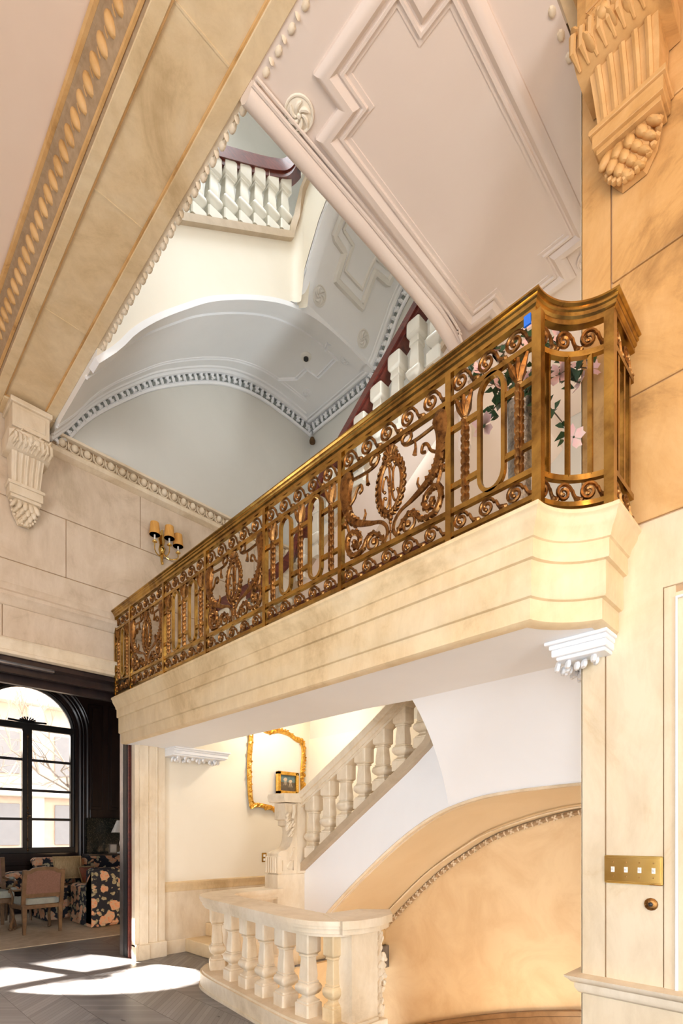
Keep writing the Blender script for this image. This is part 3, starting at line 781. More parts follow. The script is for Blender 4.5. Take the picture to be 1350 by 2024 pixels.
def rosette(mb, c, ux, uy, nrm, r):
    c = Vector(c); ux = Vector(ux); uy = Vector(uy); nrm = Vector(nrm)
    ring = [c + (ux * math.cos(2 * PI * k / 20) + uy * math.sin(2 * PI * k / 20)) * r for k in range(20)]
    mb.tube(ring, r * .09, 6, closed=True)
    mb.ell(c, ux * r * .93, uy * r * .93, nrm * r * .10, 20, 4)
    mb.ell(c + nrm * r * .15, ux * r * .18, uy * r * .18, nrm * r * .15, 8, 4)
    for k in range(6):
        a = 2 * PI * k / 6; pts = []
        for q in range(6):
            rr2 = r * (.2 + .6 * q / 5); aa = a + 1.1 * q / 5
            pts.append(c + (ux * math.cos(aa) + uy * math.sin(aa)) * rr2 + nrm * r * .14)
        mb.tube(pts, [r * .06, r * .10, r * .13, r * .14, r * .12, r * .05], 6)
m = MB()
rosette(m, (2.09, 2.46, 5.975), (1, 0, 0), (0, 1, 0), (0, 0, -1), .085); m.build('rosette', 'cream', g2)
m = MB(); rosette(m, (4.20, 1.50, 5.975), (1, 0, 0), (0, 1, 0), (0, 0, -1), .085); m.build('rosette', 'plaster_pink', g2)

# flight B : from the landing along the back wall up to the upper gallery
def curbB(y): return 4.53 + .72 * (4.95 - y)
fb = thing('middle_staircase', 'cream staircase behind the brass railing, climbing along the back wall', 'staircase', (4.9, 4, 4))
m = MB(); ys = [2.30 + (4.95 - 2.30) * k / 20 for k in range(21)]
m.loft([[(4.15, y, curbB(y) - .72), (4.25, y, curbB(y) - .72), (4.25, y, curbB(y)), (4.15, y, curbB(y))] for y in ys])
m.build('string_wall', 'plaster_pink', fb)
m = MB(); m.loft([[(4.16, y, curbB(y) - .72), (XB, y, curbB(y) - .75), (XB, y, curbB(y) - .2), (4.16, y, curbB(y) - .2)] for y in ys]); m.build('soffit', 'plaster_pink', fb)
m = MB(); m.bar([(4.17, y, curbB(y) + .02) for y in ys], .13, .06); m.build('curb', 'curb', fb)
m = MB(); m.box(4.15, XB, 4.95, YF - .02, 3.75, 4.40)
for k in range(7): m.box(2.95 + .17 * k, 4.16, 4.98, YF - .02, 3.175 + .175 * k, 3.175 + .175 * (k + 1), .006)
for k in range(9): m.box(4.25, XB, 4.95 - .24 * (k + 1), 4.95 - .24 * k, curbB(4.95 - .24 * k) - .2, curbB(4.95 - .24 * k) - .02, .004)
m.build('steps', 'lime_pale', fb)
mb_ = thing('mahogany_balustrade', 'white baluster rail with dark red mahogany handrail, seen through the brass railing', 'balustrade', (4.15, 4, 4.6))
pr = cr([(3.02, 5.0, 3.98), (3.45, 4.99, 4.32), (3.85, 4.97, 4.68), (4.06, 4.93, 4.93), (4.14, 4.80, 5.15), (4.17, 4.55, 5.52)]) + [(4.17, y, curbB(y) + .80) for y in (4.3, 3.9, 3.07, 2.6, 2.2)]
def handrail(mb, pts, w=.12, h=.12):
    mb.bar(pts, w, h * .42).bar([(x, y, z - h * .32) for x, y, z in pts], w * .78, h * .30).bar([(x, y, z + h * .30) for x, y, z in pts], w * .70, h * .25)
m = MB(); handrail(m, pr, .18, .18); m.build('handrail', 'mahog', mb_)
for k in range(10):
    y = 4.80 - k * .24; z0 = curbB(y) + .02; h = .74
    m = MB(); m.lathe((4.17, y, z0 - .04), [(r * 1.05, z * h) for r, z in BAL2], square=True); m.build('baluster', 'offwhite', mb_)
for k in range(5):
    x = 3.12 + k * .22; z0 = 3.30 + (x - 3.02) * .92
    m = MB(); m.lathe((x, 4.99, z0 - .05), [(r * 1.0, z * .70) for r, z in BAL], square=True); m.build('baluster', 'offwhite', mb_)
# row of stone blocks standing on the gallery floor just behind the railing
bt = thing('gallery_step_blocks', 'row of square stone blocks on the balcony floor, seen under the brass railing', 'steps', (2.9, 3.2, 3.175))
for k in range(9):
    m = MB(); y = 2.05 + k * .235; m.box(2.86, 3.05, y, y + .15, 3.176, 3.42, .006); m.build('block', 'lime', bt)
m = MB(); m.box(2.80, 3.10, 2.0, 4.15, 3.42, 3.47, .006); m.build('dark_cap', 'mahog', bt)

# flight C + D : far wall, then back wall, with vaulted soffits
zCt = cr([(1.80, 5.88), (1.99, 6.13), (2.15, 6.39), (2.38, 6.68), (2.68, 7.0), (3.0, 7.31), (3.49, 7.68), (3.95, 7.96), (4.37, 8.12), (4.75, 8.18), (5.2, 8.18), (5.67, 8.15)])
def zC(x): return interp(zCt, x)
zDt = cr([(2.3, 10.5), (3.0, 9.95), (3.6, 9.5), (4.0, 9.2), (4.26, 9.02), (4.41, 8.92), (4.54, 8.80), (4.67, 8.61), (4.84, 8.36), (4.95, 8.22), (5.05, 8.18)])
def zD(y): return interp(zDt, y)
def curbC(x): return 7.76 + .68 * (x - 2.56)
fc = thing('upper_staircase', 'topmost white staircase with arched underside turning the far corner', 'staircase', (3.8, 5.6, 7.5))
xs = [1.80 + (4.05 - 1.80) * k / 26 for k in range(27)]
m = MB()
R = .12; strp = [(x, 4.95, zC(x), curbC(x)) for x in xs]
for k in range(1, 7):
    a = PI / 2 * k / 6; x = 4.05 + R * math.sin(a); y = 4.95 - R * (1 - math.cos(a))
    strp.append((x, y, max(zC(x), 8.05) if k < 6 else 8.25, 8.81 + .45 * k / 6))
ysd = [4.80 - (4.80 - 2.3) * k / 20 for k in range(21)]
strp += [(4.17, y, zD(y), 9.32 + .72 * (4.80 - y)) for y in ysd]
m.loft([[(x, y, zl), (x, y, zh)] for x, y, zl, zh in strp], caps=False, ringclosed=False)
m.loft([[(x + (.1 if y < 4.9 else 0), y + (.1 if y > 4.9 else .0), zl), (x + (.1 if y < 4.9 else 0), y + (.1 if y > 4.9 else 0), zh)] for x, y, zl, zh in strp], caps=False, ringclosed=False)
m.build('string_wall', 'cream', fc)
m = MB(); xa = [1.80 + (5.66 - 1.80) * k / 50 for k in range(51)]
m.loft([[(x, 4.96, zC(x)), (x, YF - .01, zC(x)), (x, YF - .01, zC(x) + .25), (x, 4.96, zC(x) + .25)] for x in xa]); m.build('arched_soffit', 'plaster_cool', fc)
m = MB(); ya = [2.3 + (5.05 - 2.3) * k / 40 for k in range(41)]
m.loft([[(4.18, y, zD(y)), (5.66, y, zD(y)), (5.66, y, zD(y) + .25), (4.18, y, zD(y) + .25)] for y in ya]); m.build('second_soffit', 'plaster_cool', fc)
m = MB()
m.bar([(x, y - .01 if y > 4.9 else y, zh + .02) for x, y, zl, zh in strp], .10, .07); m.build('curb', 'curb', fc)
m = MB()   # edge fillets of the soffits
m.bar([(x, 5.02, zC(x) - .012) for x in xa if x < 5.5], .15, .05)
m.bar([(4.26, y, zD(y) - .012) for y in ya], .14, .05)
m.build('soffit_fillet', 'plaster_cool', fc)
m = MB()   # plain steps on the wall side of the arch
for off, r in ((.10, .045), (.18, .024), (.33, .022), (.37, .014)):
    m.tube([(x, YF - off, zC(x)) for x in xa if x < 5.66 - off] , r, 6, flat=.6)
for off, r in ((.10, .03), (.16, .014)):
    m.tube([(5.66 - off, y, zC(5.6)) for y in (6.3, 5.9, 5.4, 5.06)] + [(5.66 - off, y, zD(y)) for y in reversed(ya)], r, 6, flat=.6)
m.tube([(x, 5.22, zC(x)) for x in xa if x < 4.9], .018, 6)
pan = [(4.9, 5.13), (4.93, 5.22), (5.13, 5.22), (5.15, 5.62), (4.95, 5.64), (4.95, 5.86), (4.75, 6.06)]
m.tube([(x, y, zC(x)) for x, y in pan], .026, 6).tube([(x - .04, y, zC(x)) for x, y in pan], .014, 6)
m.build('soffit_moulding', 'plaster_cool', fc)
m = MB()
for pts, r in (([(4.42, 2.4), (4.42, 4.55), (4.62, 4.57), (4.62, 4.72), (5.10, 4.72), (5.12, 4.5), (5.36, 4.48), (5.36, 2.4)], .045), ([(4.50, 2.4), (4.50, 4.47), (4.70, 4.49), (4.70, 4.64), (5.02, 4.64), (5.04, 4.42), (5.28, 4.40), (5.28, 2.4)], .022)):
    fine = []
    for (x0, y0), (x1, y1) in zip(pts, pts[1:]):
        fine += [(x0 + (x1 - x0) * q / 12, y0 + (y1 - y0) * q / 12) for q in range(12)]
    m.tube([(x, y, zD(y)) for x, y in fine], r, 6)
m.build('panel_moulding', 'plaster', fc)
def slope_n(y): return Vector((0, -(zD(y + .05) - zD(y - .05)) / .1, 1)).normalized() * -1
m = MB(); rosette(m, (5.20, 5.93, zC(5.2)), (1, 0, 0), (0, 1, 0), (0, 0, -1), .07); m.build('rosette', 'plaster_cool', fc)
m = MB(); rosette(m, (5.22, 5.12, zC(5.2)), (1, 0, 0), (0, 1, 0), (0, 0, -1), .08)
m.build('rosette', 'plaster_cool', fc)
for (x, y) in ((4.47, 4.86), (5.28, 4.86)):
    nn = slope_n(y); uy = Vector((0, 1, 0)); uy = (uy - nn * uy.dot(nn)).normalized()
    m = MB(); rosette(m, Vector((x, y, zD(y))) + nn * .0, (1, 0, 0), uy, nn, .095); m.build('rosette', 'plaster', fc)
m = MB()
leaf_band(m, [(x, YF - .04, zC(x) - .05) for x in xa if x > 1.84], (0, -1, -.3), .05, .095)
leaf_band(m, [(5.63, y, 8.10) for y in (6.34, 5.9, 5.4, 5.05)] + [(5.63, y, zD(y) - .05) for y in reversed(ya)], (-1, 0, -.3), .05, .095, 2)
m.build('leaf_moulding', 'plaster_cool', fc)
m = MB().tube([(x, YF - .02, zC(x) - .05) for x in xa if x > 1.84], .045, 6).tube([(5.65, y, 8.10) for y in (6.38, 5.9, 5.4, 5.05)] + [(5.65, y, zD(y) - .05) for y in reversed(ya)], .045, 6)
m.build('moulding_recess', 'patina_grey', fc)
m = MB()
m.tube([(x, YF - .03, zC(x) - .12) for x in xa if x > 1.84], .025, 6).tube([(5.64, y, 8.03) for y in (6.38, 5.9, 5.4, 5.05)] + [(5.64, y, zD(y) - .12) for y in reversed(ya)], .025, 6)
m.build('lower_bead', 'plaster_cool', fc)
tb = thing('top_balustrade', 'highest white balustrade with dark red mahogany handrail, curving at its corner', 'balustrade', (3.4, 4.95, 8))
rc = [(x, 5.0, curbC(x) + .80) for x in (1.85, 2.4, 2.93, 3.5)] + [(3.82, 4.99, 9.42), (3.99, 4.96, 9.54), (4.10, 4.89, 9.68), (4.16, 4.76, 9.86), (4.18, 4.5, 10.12), (4.18, 3.6, 10.8), (4.18, 2.4, 11.65)]
m = MB(); handrail(m, cr(rc), .20, .24); m.build('handrail', 'mahog', tb)
for k in range(11):
    x = 3.99 - k * .195; m = MB(); m.lathe((x, 5.0, curbC(x) + .05), [(r * 1.15, z * .72) for r, z in BAL], square=True, rot=0); m.build('baluster', 'offwhite', tb)
for k in range(8):
    y = 4.72 - k * .22; m = MB(); m.lathe((4.19, y, 9.40 + .72 * (4.80 - y)), [(r * 1.1, z * .78) for r, z in BAL], square=True); m.build('baluster', 'offwhite', tb)
m = MB(); m.box(1.8, 5.66, YN, 2.3, 11.2, 11.5); struct('trim_10', m, 'plaster_cool')

# small fittings on the soffit and wall
t = thing('smoke_detector', 'small round grey detector on the white arched soffit', 'smoke detector', (4.79, 5.485, 8.15))
MB().lathe((4.79, 5.485, zC(4.79) - .03), [(.03, 0), (.065, .008), (.075, .02), (.075, .04)], 18).build('base', 'ivory', t)
MB().lathe((4.79, 5.485, zC(4.79) - .05), [(.012, 0), (.035, .004), (.035, .022)], 14).build('sensor', 'black', t)
t = thing('ceiling_spotlight', 'tiny dark spotlight below the corner of the leafy cornice', 'spotlight', (5.60, 6.30, 7.9))
MB().tube([(5.62, 6.28, 8.05), (5.62, 6.28, 7.90)], .012, 6).build('stem', 'steel', t)
MB().lathe((5.60, 6.26, 7.82), [(.045, 0), (.05, .03), (.03, .08)], 12).build('shade', 'bronze_dark', t)

# ================================================================== BRASS RAILING
rl = thing('brass_railing', 'ornate brass and bronze railing with scrolls and oval monograms on the balcony edge', 'railing', (2.53, 3.4, 3.19))
prof = [(0, 4.24), (-.002, 4.228), (.010, 4.222), (.010, 4.206), (.018, 4.201), (.020, 4.184), (.030, 4.176), (.030, 4.15), (.066, 4.15), (.066, 4.176), (.076, 4.184), (.078, 4.201), (.086, 4.206), (.086, 4.222), (.098, 4.228), (.096, 4.24)]
m = MB(); m.loft([[(x, y, z) for x, y in front_path(t)] for t, z in prof], caps=False, ringclosed=False, closed=True)
m.build('handrail', 'brass', rl)
def railbar(name, t0, t1, z0, z1):
    m = MB(); m.loft([[(x, y, z) for x, y in front_path(t)] for t, z in ((t0, z0), (t1, z0), (t1, z1), (t0, z1))], caps=False, ringclosed=False, closed=True)
    m.build(name, 'brass', rl)
railbar('upper_bar', .035, .062, 3.99, 4.018); railbar('middle_bar', .035, .062, 3.360, 3.388); railbar('bottom_bar', .035, .062, 3.228, 3.252)
TC = .048
yA = YC + math.sqrt((RC + TC) ** 2 - TC ** 2); xA2 = XF + math.sqrt((RC + TC) ** 2 - TC ** 2)
posts = [1.67, 2.54, 3.40, 4.30, 5.13, 5.95, 6.37]
for y in posts:
    MB().box(XF + .030, XF + .066, y - .018, y + .018, 3.193, 4.152, .002).build('post', 'brass', rl)
MB().box(XF + .026, XF + .072, yA - .045, yA + .002, 3.193, 4.152, .002).build('corner_post', 'brass', rl)
MB().box(xA2 - .045, xA2 + .003, YC + .026, YC + .072, 3.193, 4.152, .002).build('corner_post', 'brass', rl)

def front_map(ya_, yb_):
    """u 0..1 from the far (left) end to the near end; returns mapping to 3D"""
    return lambda u, z, o=0: Vector((XF + TC + o, yb_ + (ya_ - yb_) * u, z))
def wave(mb, mp, n, z0, z1, L):
    H = z1 - z0; du = 1.0 / n; a = L / n     # a metres per unit
    for k in range(n):
        cx = .34; cy = .46; pts = []
        for (x, y) in cr([(1.04, .10), (.90, .12), (.78, .30), (.70, .56)]): pts.append((x * a, y * H))
        R0 = min(.46 * H, .34 * a)
        for q in range(26):
            th = math.radians(15) + q / 25 * math.radians(600); r = R0 * (1 - .80 * q / 25)
            pts.append((cx * a + r * math.cos(th), cy * H + r * math.sin(th)))
        rr = [.0095 + .006 * math.sin(PI * min(1, i / 14)) for i in range(len(pts))]
        P = [mp(k * du + (x / a) * du, z0 + y) for x, y in pts]
        mb.tube(P, rr, 5)
        mb.ell(P[-1], (.011, 0, 0), (0, .011, 0), (0, 0, .011), 6, 4)
        mb.ell(P[2], (.014, 0, 0), (0, .018, 0), (0, 0, .014), 6, 4); mb.ell(P[5], (.013, 0, 0), (0, .015, 0), (0, 0, .015), 6, 4)
def frieze(mp, n, L, mt='bronze'):
    m = MB(); wave(m, mp, n, 4.02, 4.152, L); m.build('scroll_frieze', mt, rl)
    m = MB(); wave(m, mp, n, 3.254, 3.360, L); m.build('scroll_frieze', mt, rl)
Z0, Z1 = 3.388, 3.99; HZ = Z1 - Z0
def leafy(mb, P, r, every=2, size=1.0):
    for i in range(1, len(P) - 1, every):
        t = (P[i + 1] - P[i - 1]).normalized(); u = t.cross(Vector((1, 0, 0)))
        for sgn in (-1, 1):
            c = P[i] + u * sgn * r * .6
            mb.ell(c, (t + u * sgn * .7).normalized() * r * .9 * size, u.cross(t) * r * .7, (u * sgn - t * .5).normalized() * r * .5, 5, 3)
def monogram_panel(mp, W):
    def Q(u, v, o=0): return mp(.5 + u / 2, Z0 + v * HZ, o)
    pn = MB(); c = [Q(.11 * math.cos(a), .60 + 0 * a, 0) for a in (0,)]
    oc = (.0, .58)
    ring = [Q(.215 * math.cos(2 * PI * k / 28), oc[1] + .27 * math.sin(2 * PI * k / 28)) for k in range(28)]
    pn.tube(ring, .013, 6, closed=True)
    ring2 = [Q(.25 * math.cos(2 * PI * k / 28), oc[1] + .30 * math.sin(2 * PI * k / 28)) for k in range(28)]
    for k in range(0, 28):
        t = (ring2[(k + 1) % 28] - ring2[k - 1]).normalized(); u = t.cross(Vector((1, 0, 0)))
        for sg in (-1, 1): pn.ell(ring2[k] + u * sg * .008, (t + u * sg * .45).normalized() * .024, (.013, 0, 0), u * .011, 6, 4)
    med = pn.build('oval_wreath', 'bronze', rl)
    m = MB()   # monogram of two entwined curled letters
    for pts in ([(-.04, .80), (-.02, .76), (.0, .60), (.0, .42), (.0, .34)], [(.0, .80), (.05, .70), (.04, .50), (.09, .40), (.16, .42), (.14, .50)],
                [(.16, .74), (.09, .76), (.05, .68), (.06, .52)], [(-.02, .56), (-.06, .68), (-.12, .68), (-.15, .58), (-.11, .54)],
                [(-.03, .60), (-.02, .46), (-.07, .37), (-.14, .40), (-.13, .48), (-.09, .47)], [(.08, .80), (.04, .84), (-.04, .82)]):
        P = [Q(u, v) for u, v in cr(pts)]; m.tube(P, .008, 5); m.ell(P[0], (.011, 0, 0), (0, .011, 0), (0, 0, .011), 6, 4); m.ell(P[-1], (.011, 0, 0), (0, .011, 0), (0, 0, .011), 6, 4)
    m.build('monogram', 'bronze', med)
    m = MB()   # shell crest and finial beads
    for k in range(7):
        a = PI * (k + .5) / 7; m.tube([Q(0, .86), Q(.14 * math.cos(a), .88 + .115 * math.sin(a))], [.006, .015], 5)
    m.build('shell_crest', 'bronze', rl)
    m = MB(); m.tube([Q(0, .30), Q(0, .0)], .006, 5)
    for v, r in ((.25, .018), (.20, .012), (.10, .010)): m.ell(Q(0, v), (r, 0, 0), (0, r, 0), (0, 0, r * 1.2), 7, 5)
    m.build('bead_pendant', 'bronze', rl)
    for s_ in (-1, 1):
        m = MB()
        horn = cr([(.86, 1.0), (.93, .84), (.93, .68), (.86, .52), (.70, .40), (.42, .31), (.20, .26), (.08, .18), (.06, .09), (.13, .02)])
        P = [Q(s_ * u, v) for u, v in horn]; n = len(P)
        rs = [max(.013, .052 * (1 - i / (n * .62)) + .012) if i > 3 else .030 + .007 * i for i in range(n)]
        m.tube(P, rs, 7, flat=.55, up=(1, 0, 0)); leafy(m, P[4: n // 2], .034, 3, .55)
        m.tube([Q(s_ * u, v) for u, v in cr([(.80, .90), (.70, .89), (.46, .88), (.28, .90), (.22, .97)])] + [Q(s_ * (.31 + .085 * math.cos(a)), .955 + .05 * math.sin(a)) for a in [PI - k * .55 for k in range(12)]], .0105, 6)
        m.tube([Q(s_ * u, v) for u, v in cr([(.86, .62), (.74, .68), (.68, .76), (.60, .78), (.58, .72), (.64, .70)])], .010, 6)
        m.tube([Q(s_ * .46, .88), Q(s_ * .47, .80), Q(s_ * .45, .74)], [.006, .010, .016], 5)
        m.ell(Q(s_ * .95, .44), (.02, 0, 0), (0, .022, 0), (0, 0, .022), 7, 5)
        m.tube([Q(s_ * .93, .48), Q(s_ * .88, .38), Q(s_ * .84, .31)], .012, 5)
        m.tube([Q(s_ * .56, .35), Q(s_ * .50, .44), Q(s_ * .52, .49)], [.012, .009, .006], 5)
        m.build('cornucopia', 'bronze', rl)
        m = MB()
        sc_ = cr([(.13, .02), (.19, .10), (.34, .18), (.46, .16), (.56, .07), (.70, .045), (.82, .07), (.90, .17), (.88, .28), (.78, .31), (.66, .27), (.62, .19), (.68, .13), (.76, .15), (.75, .20)])
        P = [Q(s_ * u, v) for u, v in sc_]; m.tube(P, [.011 + .008 * math.sin(PI * i / len(P)) for i in range(len(P))], 6); leafy(m, P, .019, 5)
        m.tube([Q(s_ * u, v) for u, v in cr([(.34, .17), (.44, .13), (.44, .05), (.34, .01), (.26, .04), (.27, .10), (.33, .10)])], .010, 6)
        m.ell(P[-1], (.016, 0, 0), (0, .018, 0), (0, 0, .018), 6, 4); m.ell(Q(s_ * .33, .09), (.018, 0, 0), (0, .022, 0), (0, 0, .022), 6, 4)
        m.build('lower_scroll', 'bronze', rl)
def column_mb(Q, u):
    m = MB()
    for k in range(5):
        d = (-.02, -.012, 0, .012, .02)[k] * 1.7
        m.tube([Q(u, .78), Q(u, .88, 0) + Vector((.010 * (k % 2 * 2 - 1), d * .7, 0)), Q(u, .985) + Vector((.012 * (k % 2 * 2 - 1), d * 1.5, 0))], [.013, .021, .009], 5)
    m.ell(Q(u, .77), (.022, 0, 0), (0, .024, 0), (0, 0, .014), 8, 4); m.ell(Q(u, .80), (.018, 0, 0), (0, .02, 0), (0, 0, .014), 8, 4)
    n = 11
    for k in range(n):
        v = .72 - k * .068
        for dy, dx in ((-.009, 0), (.009, 0), (0, -.01), (0, .01)):
            m.ell(Q(u, v) + Vector((dx, dy * 1.3, 0)), (.014, 0, .0), (0, .016, 0), (dx * .6, dy * .6, .030), 5, 4)
    m.tube([Q(u, 0), Q(u, .78)], .008, 5)
    return m
def loop_panel(mp, W, cols, loops, wl):
    def Q(u, v, o=0): return mp(.5 + u / 2, Z0 + v * HZ, o)
    hw = wl / W            # half width in u (u spans W/2 per unit)
    for u in cols: column_mb(Q, u).build('leaf_column', 'bronze', rl)
    for u in loops:
        P = []
        for k in range(13): a = PI * k / 12; P.append(Q(u + hw * math.cos(a), .86 + .5 * wl / HZ * 1.25 * math.sin(a)))
        for k in range(13): a = PI + PI * k / 12; P.append(Q(u + hw * math.cos(a), .14 + .5 * wl / HZ * 1.25 * math.sin(a)))
        m = MB(); m.bar(P, .022, .026, up=(1, 0, 0), closed=True); m.build('oval_loop', 'brass', rl)
    edges = sorted([-1, 1] + [u - hw for u in loops] + [u + hw for u in loops])
    for a, b2 in zip(edges[::2], edges[1::2]):
        for v in (.735, .20):
            m = MB(); m.bar([Q(a - .02 if a > -1 else a, v), Q(b2 + .02 if b2 < 1 else b2, v)], .022, .020)
            m.bar([Q(a, v + .022), Q(b2, v + .022)], .012, .020)
            m.build('cross_bar', 'brass', rl)
ends = [yA - .02] + posts
kinds = ['s', 'm', 'd', 'm', 'd', 'm', 't']
for (a, b2, kd) in zip(ends, ends[1:], kinds):
    mp = front_map(a + .018, b2 - .018); L = b2 - a - .036
    frieze(mp, max(3, round(L / .165)), L)
    if kd == 'm': monogram_panel(mp, L)
    elif kd == 'd': loop_panel(mp, L, (-.80, 0, .80), (-.41, .41), .125)
    elif kd == 's': loop_panel(mp, L, (-.66, .66), (0.02,), .14)
    else: loop_panel(mp, L, (-.62, .66), (0.02,), .10)
# concave corner and return
a0 = math.atan2(yA - YC, TC); a1 = math.atan2(TC, xA2 - XF); ARC = RC + TC
def arc_map(u, z, o=0):
    a = a0 + (a1 - a0) * (.06 + .88 * u); return Vector((XF + ARC * math.cos(a), YC + ARC * math.sin(a), z))
def ret_map(u, z, o=0): return Vector((xA2 + .01 + (XR - xA2 - .01) * u, YC + TC, z))
frieze(arc_map, 3, .42); frieze(ret_map, 2, .24)
for u in (.20, .50, .80):
    p = arc_map(u, 0); MB().box(p.x - .011, p.x + .011, p.y - .011, p.y + .011, 3.38, 3.995).build('curved_bay_bar', 'brass', rl)
for u in (.2, .5, .8):
    p = ret_map(u, 0); MB().box(p.x - .011, p.x + .011, p.y - .011, p.y + .011, 3.38, 3.995).build('return_bar', 'brass', rl)
m = MB(); m.box(XF + .02, XF + .03, 1.18, 1.215, 4.10, 4.152); tag(m.build('painters_tape', 'tape'), 'scrap of blue tape stuck under the brass handrail', 'tape')

# ================================================================== FLOWERS ON THE GALLERY
vs = thing('silver_vase', 'tall hammered silver vase standing on the balcony behind the brass railing', 'vase', (3.0, 1.475, 3.175))
MB().lathe((3.0, 1.475, 3.176), [(.060, 0), (.068, .02), (.070, .5), (.076, .93), (.082, .95), (.082, .965), (.072, .96), (.068, .90)], 20).build('body', 'silver', vs)
fl = thing('flower_arrangement', 'pink dogwood branches with green leaves in the tall silver vase', 'flowers', (3.0, 1.475, 4.12))
rr = random.Random(12)
tips = [(2.93, 1.78, 4.55), (2.96, 1.70, 4.12), (2.95, 1.10, 4.02), (2.97, 1.17, 4.40), (2.93, 1.40, 4.52), (3.0, 1.16, 3.78), (2.98, 1.62, 4.35), (2.95, 1.30, 4.30), (3.05, 1.25, 4.45), (2.92, 1.55, 4.48), (3.05, 1.08, 4.15), (2.9, 1.24, 4.1), (3.02, 1.38, 4.25)]
br = MB(); lv = MB(); fm = []
for ti, tp in enumerate(tips):
    base = Vector((3.0, 1.475, 4.08)); tp = Vector(tp); mid = base.lerp(tp, .5) + Vector((0, 0, .12 if tp.z < 4.2 else .03))
    P = [Vector(p) for p in cr([tuple(base), tuple(mid), tuple(tp)])]
    br.tube(P, [.006 * (1 - .6 * i / len(P)) for i in range(len(P))], 5)
    for k in range(16):
        q = P[min(len(P) - 1, 3 + int(k * .85))] + Vector([rr.uniform(-.03, .03) for _ in range(3)])
        d = Vector([rr.uniform(-1, 1) for _ in range(3)]).normalized(); sd = d.cross(Vector((0, 0, 1))).normalized(); L = rr.uniform(.05, .085)
        up = sd.cross(d) * .012
        lv.add([q, q + d * L * .4 + sd * L * .36 + up, q + d * L, q + d * L * .4 - sd * L * .36 + up, q + d * L * .45 - up * .5], [(0, 1, 4), (1, 2, 4), (0, 4, 3), (3, 4, 2)])
    if ti % 4 != 3: fm.append(tp)
    if ti % 2 == 0: fm.append(P[len(P) // 2 + 3] + Vector((-.03, 0, 0)))
br.build('branches', 'twig', fl); lv.build('leaves', 'leaf', fl)
for q in fm:
    m = MB(); nd = Vector((rr.uniform(-1, -.2), rr.uniform(-.9, .2), rr.uniform(-.5, .5))).normalized(); a = nd.orthogonal().normalized(); b2 = nd.cross(a)
    F_ = rr.uniform(1.2, 1.7)
    for k in range(4):
        th = k * PI / 2; d = (a * math.cos(th) + b2 * math.sin(th)) * F_; e = nd.cross(d); n2 = nd * F_
        m.add([q, q + d * .022 + e * .018 + n2 * .004, q + d * .042 + e * .012 + n2 * .012, q + d * .038 + n2 * .008, q + d * .042 - e * .012 + n2 * .012, q + d * .022 - e * .018 + n2 * .004], [(0, 1, 2, 3), (0, 3, 4, 5)])
    fo = m.build('flower', 'petal', fl)
    MB().ell(q + nd * .006, (.006, 0, 0), (0, .006, 0), (0, 0, .006), 6, 4).build('flower_centre', 'leaf', fo)

# ================================================================== WALL FITTINGS
# three-armed sconce
sx, sy = 3.13, YF
sc3 = thing('wall_sconce', 'brass three-arm wall sconce with pleated ochre shades on the block wall', 'wall lamp', (sx, sy, 5.2))
m = MB(); m.loft([[(sx + x * w_, sy - d, z) for x, d in ((-1, 0), (-.7, .02), (0, .035), (.7, .02), (1, 0))] for w_, z in ((.006, 5.02), (.016, 5.06), (.022, 5.12), (.045, 5.20), (.03, 5.27), (.05, 5.33), (.035, 5.40), (.01, 5.46))])
m.ell((sx, sy - .03, 5.20), (.035, 0, 0), (0, .03, 0), (0, 0, .05)); m.ell((sx, sy - .03, 5.03), (.012, 0, 0), (0, .012, 0), (0, 0, .02))
m.build('backplate', 'brass_pol', sc3)
for (dx, dy, dz) in ((-.14, -.10, 0), (.02, -.17, -.01), (.17, -.11, -.03)):
    m = MB(); m.tube(cr([(sx, sy - .03, 5.17), (sx + dx * .4, sy + dy * .5, 5.10), (sx + dx * .95, sy + dy * .95, 5.12), (sx + dx, sy + dy, 5.22 + dz)]), .008, 6)
    m.lathe((sx + dx, sy + dy, 5.21 + dz), [(.008, 0), (.030, .012), (.032, .018), (.012, .024), (.014, .04)], 12)
    am = m.build('arm', 'brass_pol', sc3)
    MB().lathe((sx + dx, sy + dy, 5.25 + dz), [(.011, 0), (.011, .09)], 10).build('candle_sleeve', 'ivory', am)
    MB().lathe((sx + dx, sy + dy, 5.31 + dz), [(.066, 0), (.052, .15), (.051, .15), (.065, 0)], 28).build('lamp_shade', 'shade', am)

# gilt mirror frame
mr = thing('gilt_mirror', 'rococo gilt framed mirror on the cream wall behind the staircase newel', 'mirror', (4.98, YF - .01, 2.5))
outl = cr([(4.50, 1.98), (4.47, 2.2), (4.46, 2.6), (4.49, 2.95), (4.50, 3.10), (4.62, 3.15), (4.8, 3.10), (5.0, 3.14), (5.2, 3.12), (5.36, 3.05), (5.46, 3.02), (5.50, 2.85), (5.47, 2.5), (5.48, 2.2), (5.46, 2.0), (5.2, 1.97), (5.0, 1.93), (4.8, 1.97), (4.62, 1.99), (4.50, 1.98)])[:-1]
MB().prism([(x, z) for x, z in outl], YF - .030, YF - .022, 'y').build('glass', 'mirror', mr)
m = MB(); P = [(x, YF - .035, z) for x, z in outl]; m.tube(P, .036, 7, closed=True, up=(0, 1, 0)); m.tube([((x - 4.98) * .96 + 4.98, YF - .045, (z - 2.54) * .96 + 2.54) for x, z in outl], .010, 6, closed=True)
rr = random.Random(9); PP = resample(P + [P[0]], 84)
